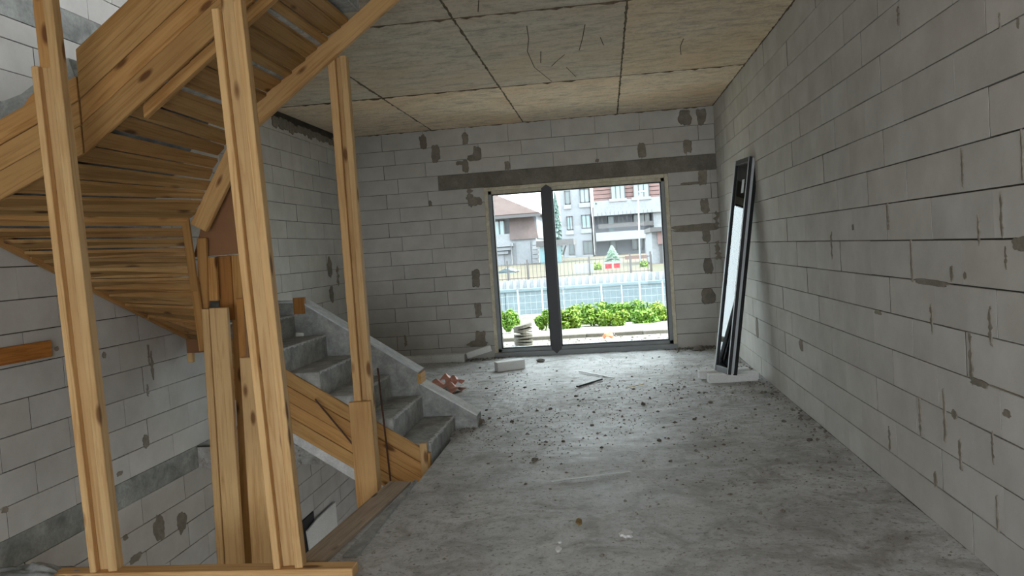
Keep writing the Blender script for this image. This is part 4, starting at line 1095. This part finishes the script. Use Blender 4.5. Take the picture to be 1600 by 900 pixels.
while x < x1:
    mb = MB(); mb.box(-0.012, 0.012, -0.012, 0.012, 0, z1 - z0 + 1.2); link('baluster', mb.mesh('baluster'), DARKM, Matrix.Translation((x, AY - 0.6, z0)), ab); x += 0.4
a, b, c = at(*q3(432, 222), AY - 0.6), at(*q3(402, 268), AY - 0.3), at(*q3(428, 745), AY - 0.3)
mb = MB(); mb.tube(a, b, 0.09); mb.tube(b, c, 0.09); mb.build('downpipe', DARKM, None, ab)
arect('quoin_pier', 880, 490, 940, 700, AY - 0.4, 1.0, EXTW, (0.9, 0.91, 0.93, 1))
bush_pot = lump
# white gable wall at the right edge
RY = 40.0
rg = empty('gable_building', (at(1035, 430, RY).x, RY, zc), 'white side wall with reddish roof corner at the right edge of the window', 'building')
slab('wall', *q3(945, 470), *q3(1300, 960), RY, 6, EXTW, rg, (0.98, 0.99, 1, 1))
slab('roof_corner', *q3(1000, 462), *q3(1300, 590), RY - 0.3, 6, RUST, rg, (1.1, 1.12, 1.15, 1))
slab('roof', *q3(930, 455), *q3(1300, 470), RY - 0.4, 6, DARKM, rg, proud=0.2)
slab('downpipe', 1034.5, 380, 1036, 478, RY - 0.2, 0.08, DARKM, rg)
# street lamp
LY = 45.0
sl = empty('street_lamp', at(1000, 415, LY), 'slim pale lamp post in front of the apartment balconies', 'street lamp')
mb = MB(); mb.tube(at(1000.5, 412, LY), at(997, 309, LY), 0.05, 0.035); mb.build('pole', WIRE, None, sl)
mb = MB(); mb.tube(at(997, 309, LY), at(1003, 300, LY), 0.03); mb.build('arm', WIRE, None, sl)
mb = MB(); p = at(1004, 299, LY); mb.box(p.x - 0.22, p.x + 0.22, LY - 0.1, LY + 0.1, p.z - 0.04, p.z + 0.04); mb.build('lamp_head', WIRE, None, sl)
# garden things
TY = 50.0
def conifer(name, px, pb, pt, wpx, Y, label, mat, seed, tiers=13, rough=0.35):
    rr = random.Random(seed)
    base = at(px, pb, Y); top = at(px, pt, Y); base.z = min(base.z, zc - 0.11); h = top.z - base.z; w = wpx * Y / FPX / 2
    e = empty(name, base, label, 'tree')
    mb = MB(); mb.tube(base, base + Vector((0, 0, h * 0.9)), 0.05 * h / 3, 0.01); mb.build('trunk', FORM, None, e, (0.5, 0.4, 0.35, 1))
    mb = MB()
    for t in range(tiers):
        f = t / tiers; r = w * (1 - f) ** 0.8 + 0.04 * w; z = base.z + h * (0.04 + 0.94 * f); n = 16
        for i in range(n):
            a = 2 * math.pi * (i + rr.random()) / n; L = r * rr.uniform(1 - rough, 1.05)
            d = Vector((math.cos(a), math.sin(a), 0)); s = Vector((-d.y, d.x, 0)) * L * 0.28
            c0 = Vector((base.x, base.y, z + h * 0.09)); tip = c0 + d * L - Vector((0, 0, h * 0.10 * rr.uniform(0.7, 1.3)))
            m0 = c0.lerp(tip, 0.55)
            mb.add([c0, m0 + s + Vector((0, 0, -0.02 * h)), tip, m0 - s + Vector((0, 0, -0.02 * h)), m0 + Vector((0, 0, 0.03 * h))], [(0, 1, 4), (1, 2, 4), (2, 3, 4), (3, 0, 4)])
    mb.build('foliage', mat, None, e, (1, 1, 1, 1), fix=False)
conifer('conifer', 957.5, 414, 383, 34, TY, 'pale blue-green conical spruce in front of the apartment building', SPRUCE, 5, 15, 0.15)
conifer('conifer', 872, 385, 300, 36, 94.0, 'dark tall conifer between the house and the apartment building', DSPRUCE, 8, 16, 0.4)
def bush(name, px, pb, pt, wpx, Y, label, seed, n=900, mat=LEAF, col=(1, 1, 1, 1), group=None, leaf=0.05):
    rr = random.Random(seed)
    base = at(px, pb, Y); h = (at(px, pt, Y).z - base.z) * 1.12; w = wpx * Y / FPX / 2 * 1.12
    e = empty(name, base, label, 'bush', group)
    mb = MB()
    for i in range(7):
        a = rr.uniform(0, 6.28); mb.tube(base, base + Vector((math.cos(a) * w * 0.5, math.sin(a) * w * 0.4, h * rr.uniform(0.5, 0.8))), 0.008, 0.004, 5)
    mb.build('stem', LEAF, None, e, (0.6, 0.7, 0.5, 1))
    cl = [(rr.uniform(-0.75, 0.75), rr.uniform(-0.75, 0.75), rr.uniform(0.2, 0.78), rr.uniform(0.22, 0.4)) for _ in range(20)]
    mb = MB()
    for i in range(n):
        cx, cy, cz, cr = cl[i % len(cl)]
        v = Vector((rr.gauss(0, 1), rr.gauss(0, 1), rr.gauss(0, 1))).normalized() * cr * rr.uniform(0.55, 1.0)
        k = 1 - 0.45 * max(0, cz - 0.3)
        p = base + Vector(((cx * k + v.x) * w, (cy * k + v.y) * w * 0.7, max(0.02, (cz + v.z * 0.7)) * h))
        nrm = (v + Vector((0, -0.1, 0.5)) + Vector((rr.uniform(-.6, .6), rr.uniform(-.6, .6), rr.uniform(-.6, .6)))).normalized()
        t = nrm.orthogonal().normalized(); t = Matrix.Rotation(rr.uniform(0, 6.28), 3, nrm) @ t; b = nrm.cross(t)
        s = leaf * rr.uniform(0.7, 1.4)
        mb.add([p - t * s, p + b * s * 0.5 + nrm * s * 0.15, p + t * s, p - b * s * 0.5 + nrm * s * 0.15], [(0, 1, 2), (0, 2, 3)])
    mb.build('foliage', mat, None, e, col, fix=False)
BG = 'leafy green bushes beyond the window'
for i, (px, pb, pt, w, Y, col, lab) in enumerate([
        (797, 519, 487, 36, 15.4, (0.9, 1, 0.8, 1), 'green bush at the left window edge beside the paver stack'),
        (853, 517, 487, 30, 15.6, (0.95, 1, 0.75, 1), 'green bush half hidden behind the window mullion'),
        (889, 516, 481, 44, 15.9, (1.05, 1.0, 0.7, 1), 'yellow-green bush just right of the window mullion'),
        (905, 510, 478, 46, 17.2, (0.75, 0.9, 0.8, 1), 'darker green bush behind the yellow-green one'),
        (926, 513, 476, 52, 16.3, (0.95, 1.0, 0.75, 1), 'mid green bush left of the tallest bush'),
        (948, 508, 467, 58, 17.4, (0.8, 0.95, 0.8, 1), 'tallest dark green bush below the conical spruce'),
        (963, 513, 484, 46, 16.0, (1.1, 1.05, 0.7, 1), 'bright low bush in front of the tallest bush'),
        (992, 507, 472, 56, 17.3, (0.88, 1.0, 0.8, 1), 'rounded green bush right of the tallest bush'),
        (1010, 509, 484, 44, 16.4, (0.85, 1.0, 0.75, 1), 'low green bush in front of the rounded bush'),
        (1034, 508, 475, 48, 16.9, (1.15, 1.05, 0.7, 1), 'bright yellow-green bush at the right window edge'),
        (1064, 508, 476, 44, 17.2, (1, 1, 0.8, 1), 'green bush beyond the right window jamb'),
        (768, 520, 488, 40, 16.0, (1, 1, 0.8, 1), 'green bush beyond the left window jamb')]):
    bush('leafy_bush', px, pb, pt, w, Y, lab, 50 + i, 2600, LEAF, col, BG, 0.036)
bush('garden_shrub', 934, 427, 411, 14, 36.0, 'round yellow-green garden shrub beside the white board', 90, 500, LEAF, (1.0, 1.0, 0.7, 1), None, 0.05)
bush('garden_shrub', 1006, 422, 408, 14, 36.0, 'small yellow-green shrub by the brick terrace', 91, 500, LEAF, (1.0, 1.0, 0.7, 1), None, 0.05)
slab_o = slab('brick_terrace', *q3(700, 720), *q3(950, 870), 54.0, 1.0, BRICKY); tag(slab_o, 'low reddish brick terrace wall right of the conical spruce', 'terrace wall')
slab_o = slab('brick_terrace', 803, 428, 845, 437, 55.0, 1.0, BRICKY); tag(slab_o, 'low reddish brick terrace wall below the white house', 'terrace wall')
slab_o = slab('brick_terrace', 858, 421, 900, 433, 52.0, 1.0, BRICKY); tag(slab_o, 'low reddish brick terrace wall beside the carport', 'terrace wall')
o = solid('white_board', [at(896, 413, 33), at(926, 411, 33), at(929, 427, 33), at(899, 429, 33)], (0, 0.06, 0), EXTW, None, color=(1.05, 1.05, 1.05, 1))
tag(o, 'plain white board leaning behind the garden fence', 'board')
sw = empty('garden_swing', at(958, 426, 34), 'garden swing seat with two red cushions and a white frame', 'garden swing')
REDC = m_plain('red_cushion', rgb(179, 35, 52), 0.7)
slab('cushion', 945.5, 412, 956, 419.5, 34, 0.25, REDC, sw); slab('cushion', 959, 411.5, 969, 418.5, 34, 0.25, REDC, sw)
for px in (943, 955.5, 958, 970): slab('leg', px, 410, px + 1.1, 427, 33.9, 0.04, EXTW, sw)
slab('top_bar', 943, 409.5, 971, 411, 33.9, 0.05, EXTW, sw)
# kerb, path, paver stack, rubbish just outside the window
def xseg(name, px0, py0, px1, py1, z, depth, h, mat, parent, n):
    a = onz(px0, py0, z); b = onz(px1, py1, z); a.y = b.y = (a.y + b.y) / 2
    for i in range(n):
        x0 = a.x + (b.x - a.x) * i / n; x1 = a.x + (b.x - a.x) * (i + 1) / n
        mb = MB(); mb.box(0.003, x1 - x0 - 0.003, 0, depth, -h, 0)
        link(name, bevel_mesh(mb.mesh(name), 0.008), mat, Matrix.Translation((x0, a.y, z)), parent, tint(1, 0.05))
kb = empty('kerb', (-0.3, 13.6, -0.15), 'row of grey concrete kerb stones in front of the bushes', 'kerb')
xseg('kerb_stone', 745, 530, 1095, 513, 0.0, 0.22, 0.12, KERB, kb, 8)
c = onz(817, 541, -0.06)
ps = empty('paver_stack', c, 'round pale stack of thin slabs standing outside the left pane', 'slab stack')
for k in range(11):
    mb = MB(); mb.tube((dr.uniform(-.006, .006), dr.uniform(-.006, .006), 0), (0, 0, 0.026), 0.155, seg=20)
    link('slab', mb.mesh('slab'), KERB, Matrix.Translation((c.x, c.y + 0.15, -0.06 + k * 0.031)), ps, tint(0.85, 0.06))
o = solid('garden_path', [(at(812, 500, 18).x, 15.0, -0.165), (at(846, 500, 18).x, 15.0, -0.165), (at(842, 495, 24).x, 24, -0.55), (at(818, 495, 24).x, 24, -0.55)], (0, 0, 0.03), KERB, None, color=(0.8, 0.8, 0.8, 1))
tag(o, 'grey path running back between the bushes', 'path')
ORB = m_plain('orange_plastic', rgb(226, 130, 96), 0.6)
p = onz(951, 528, -0.1)
def ext_lump(name, px, py, r, flat, mat, label, cat, seed, col=(1, 1, 1, 1)):
    p = onz(px, py, -0.05); o = lump(name, p.x, p.y, r, label, cat, flat, mat, col, None, seed)
    o.matrix_basis = Matrix.Translation((p.x, p.y, -0.06 + r * flat * 0.5)) @ Matrix.Rotation(seed, 4, 'Z'); return o
ext_lump('plastic_bag', 951, 527, 0.09, 0.8, ORB, 'crumpled orange plastic bag outside by the kerb', 'plastic bag', 3)
ext_lump('plastic_bag', 950, 530, 0.05, 0.6, FOAM, 'crumpled white plastic bag in front of the orange one', 'plastic bag', 4)
mb = MB()
for k in range(700):
    crumb(mb, dr.uniform(-2.6, 1.8), dr.uniform(11.4, 13.3), -0.06, min(0.04, dr.lognormvariate(-4.4, 0.5)), dr)
tag(mb.build('gravel_rubble', KERB, fix=False), 'loose rubble and gravel on the ground outside the window', 'rubble', kind='stuff')
# wooded hill far behind with scattered distant houses
mb = MB()
n = 40
for i in range(n):
    pass
hp = [(-140 + 280 * i / 40, 300, -2) for i in range(41)]
ht = [(-140 + 280 * i / 40, 330, 17 + 3 * noise.noise(Vector((i * 0.35, 0, 0)))) for i in range(41)]
mb.add(hp + ht, [(i, i + 1, i + 42, i + 41) for i in range(40)])
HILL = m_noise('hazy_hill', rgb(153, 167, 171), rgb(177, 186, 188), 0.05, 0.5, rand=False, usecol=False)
tag(mb.build('hill', HILL, fix=False), kind='structure')
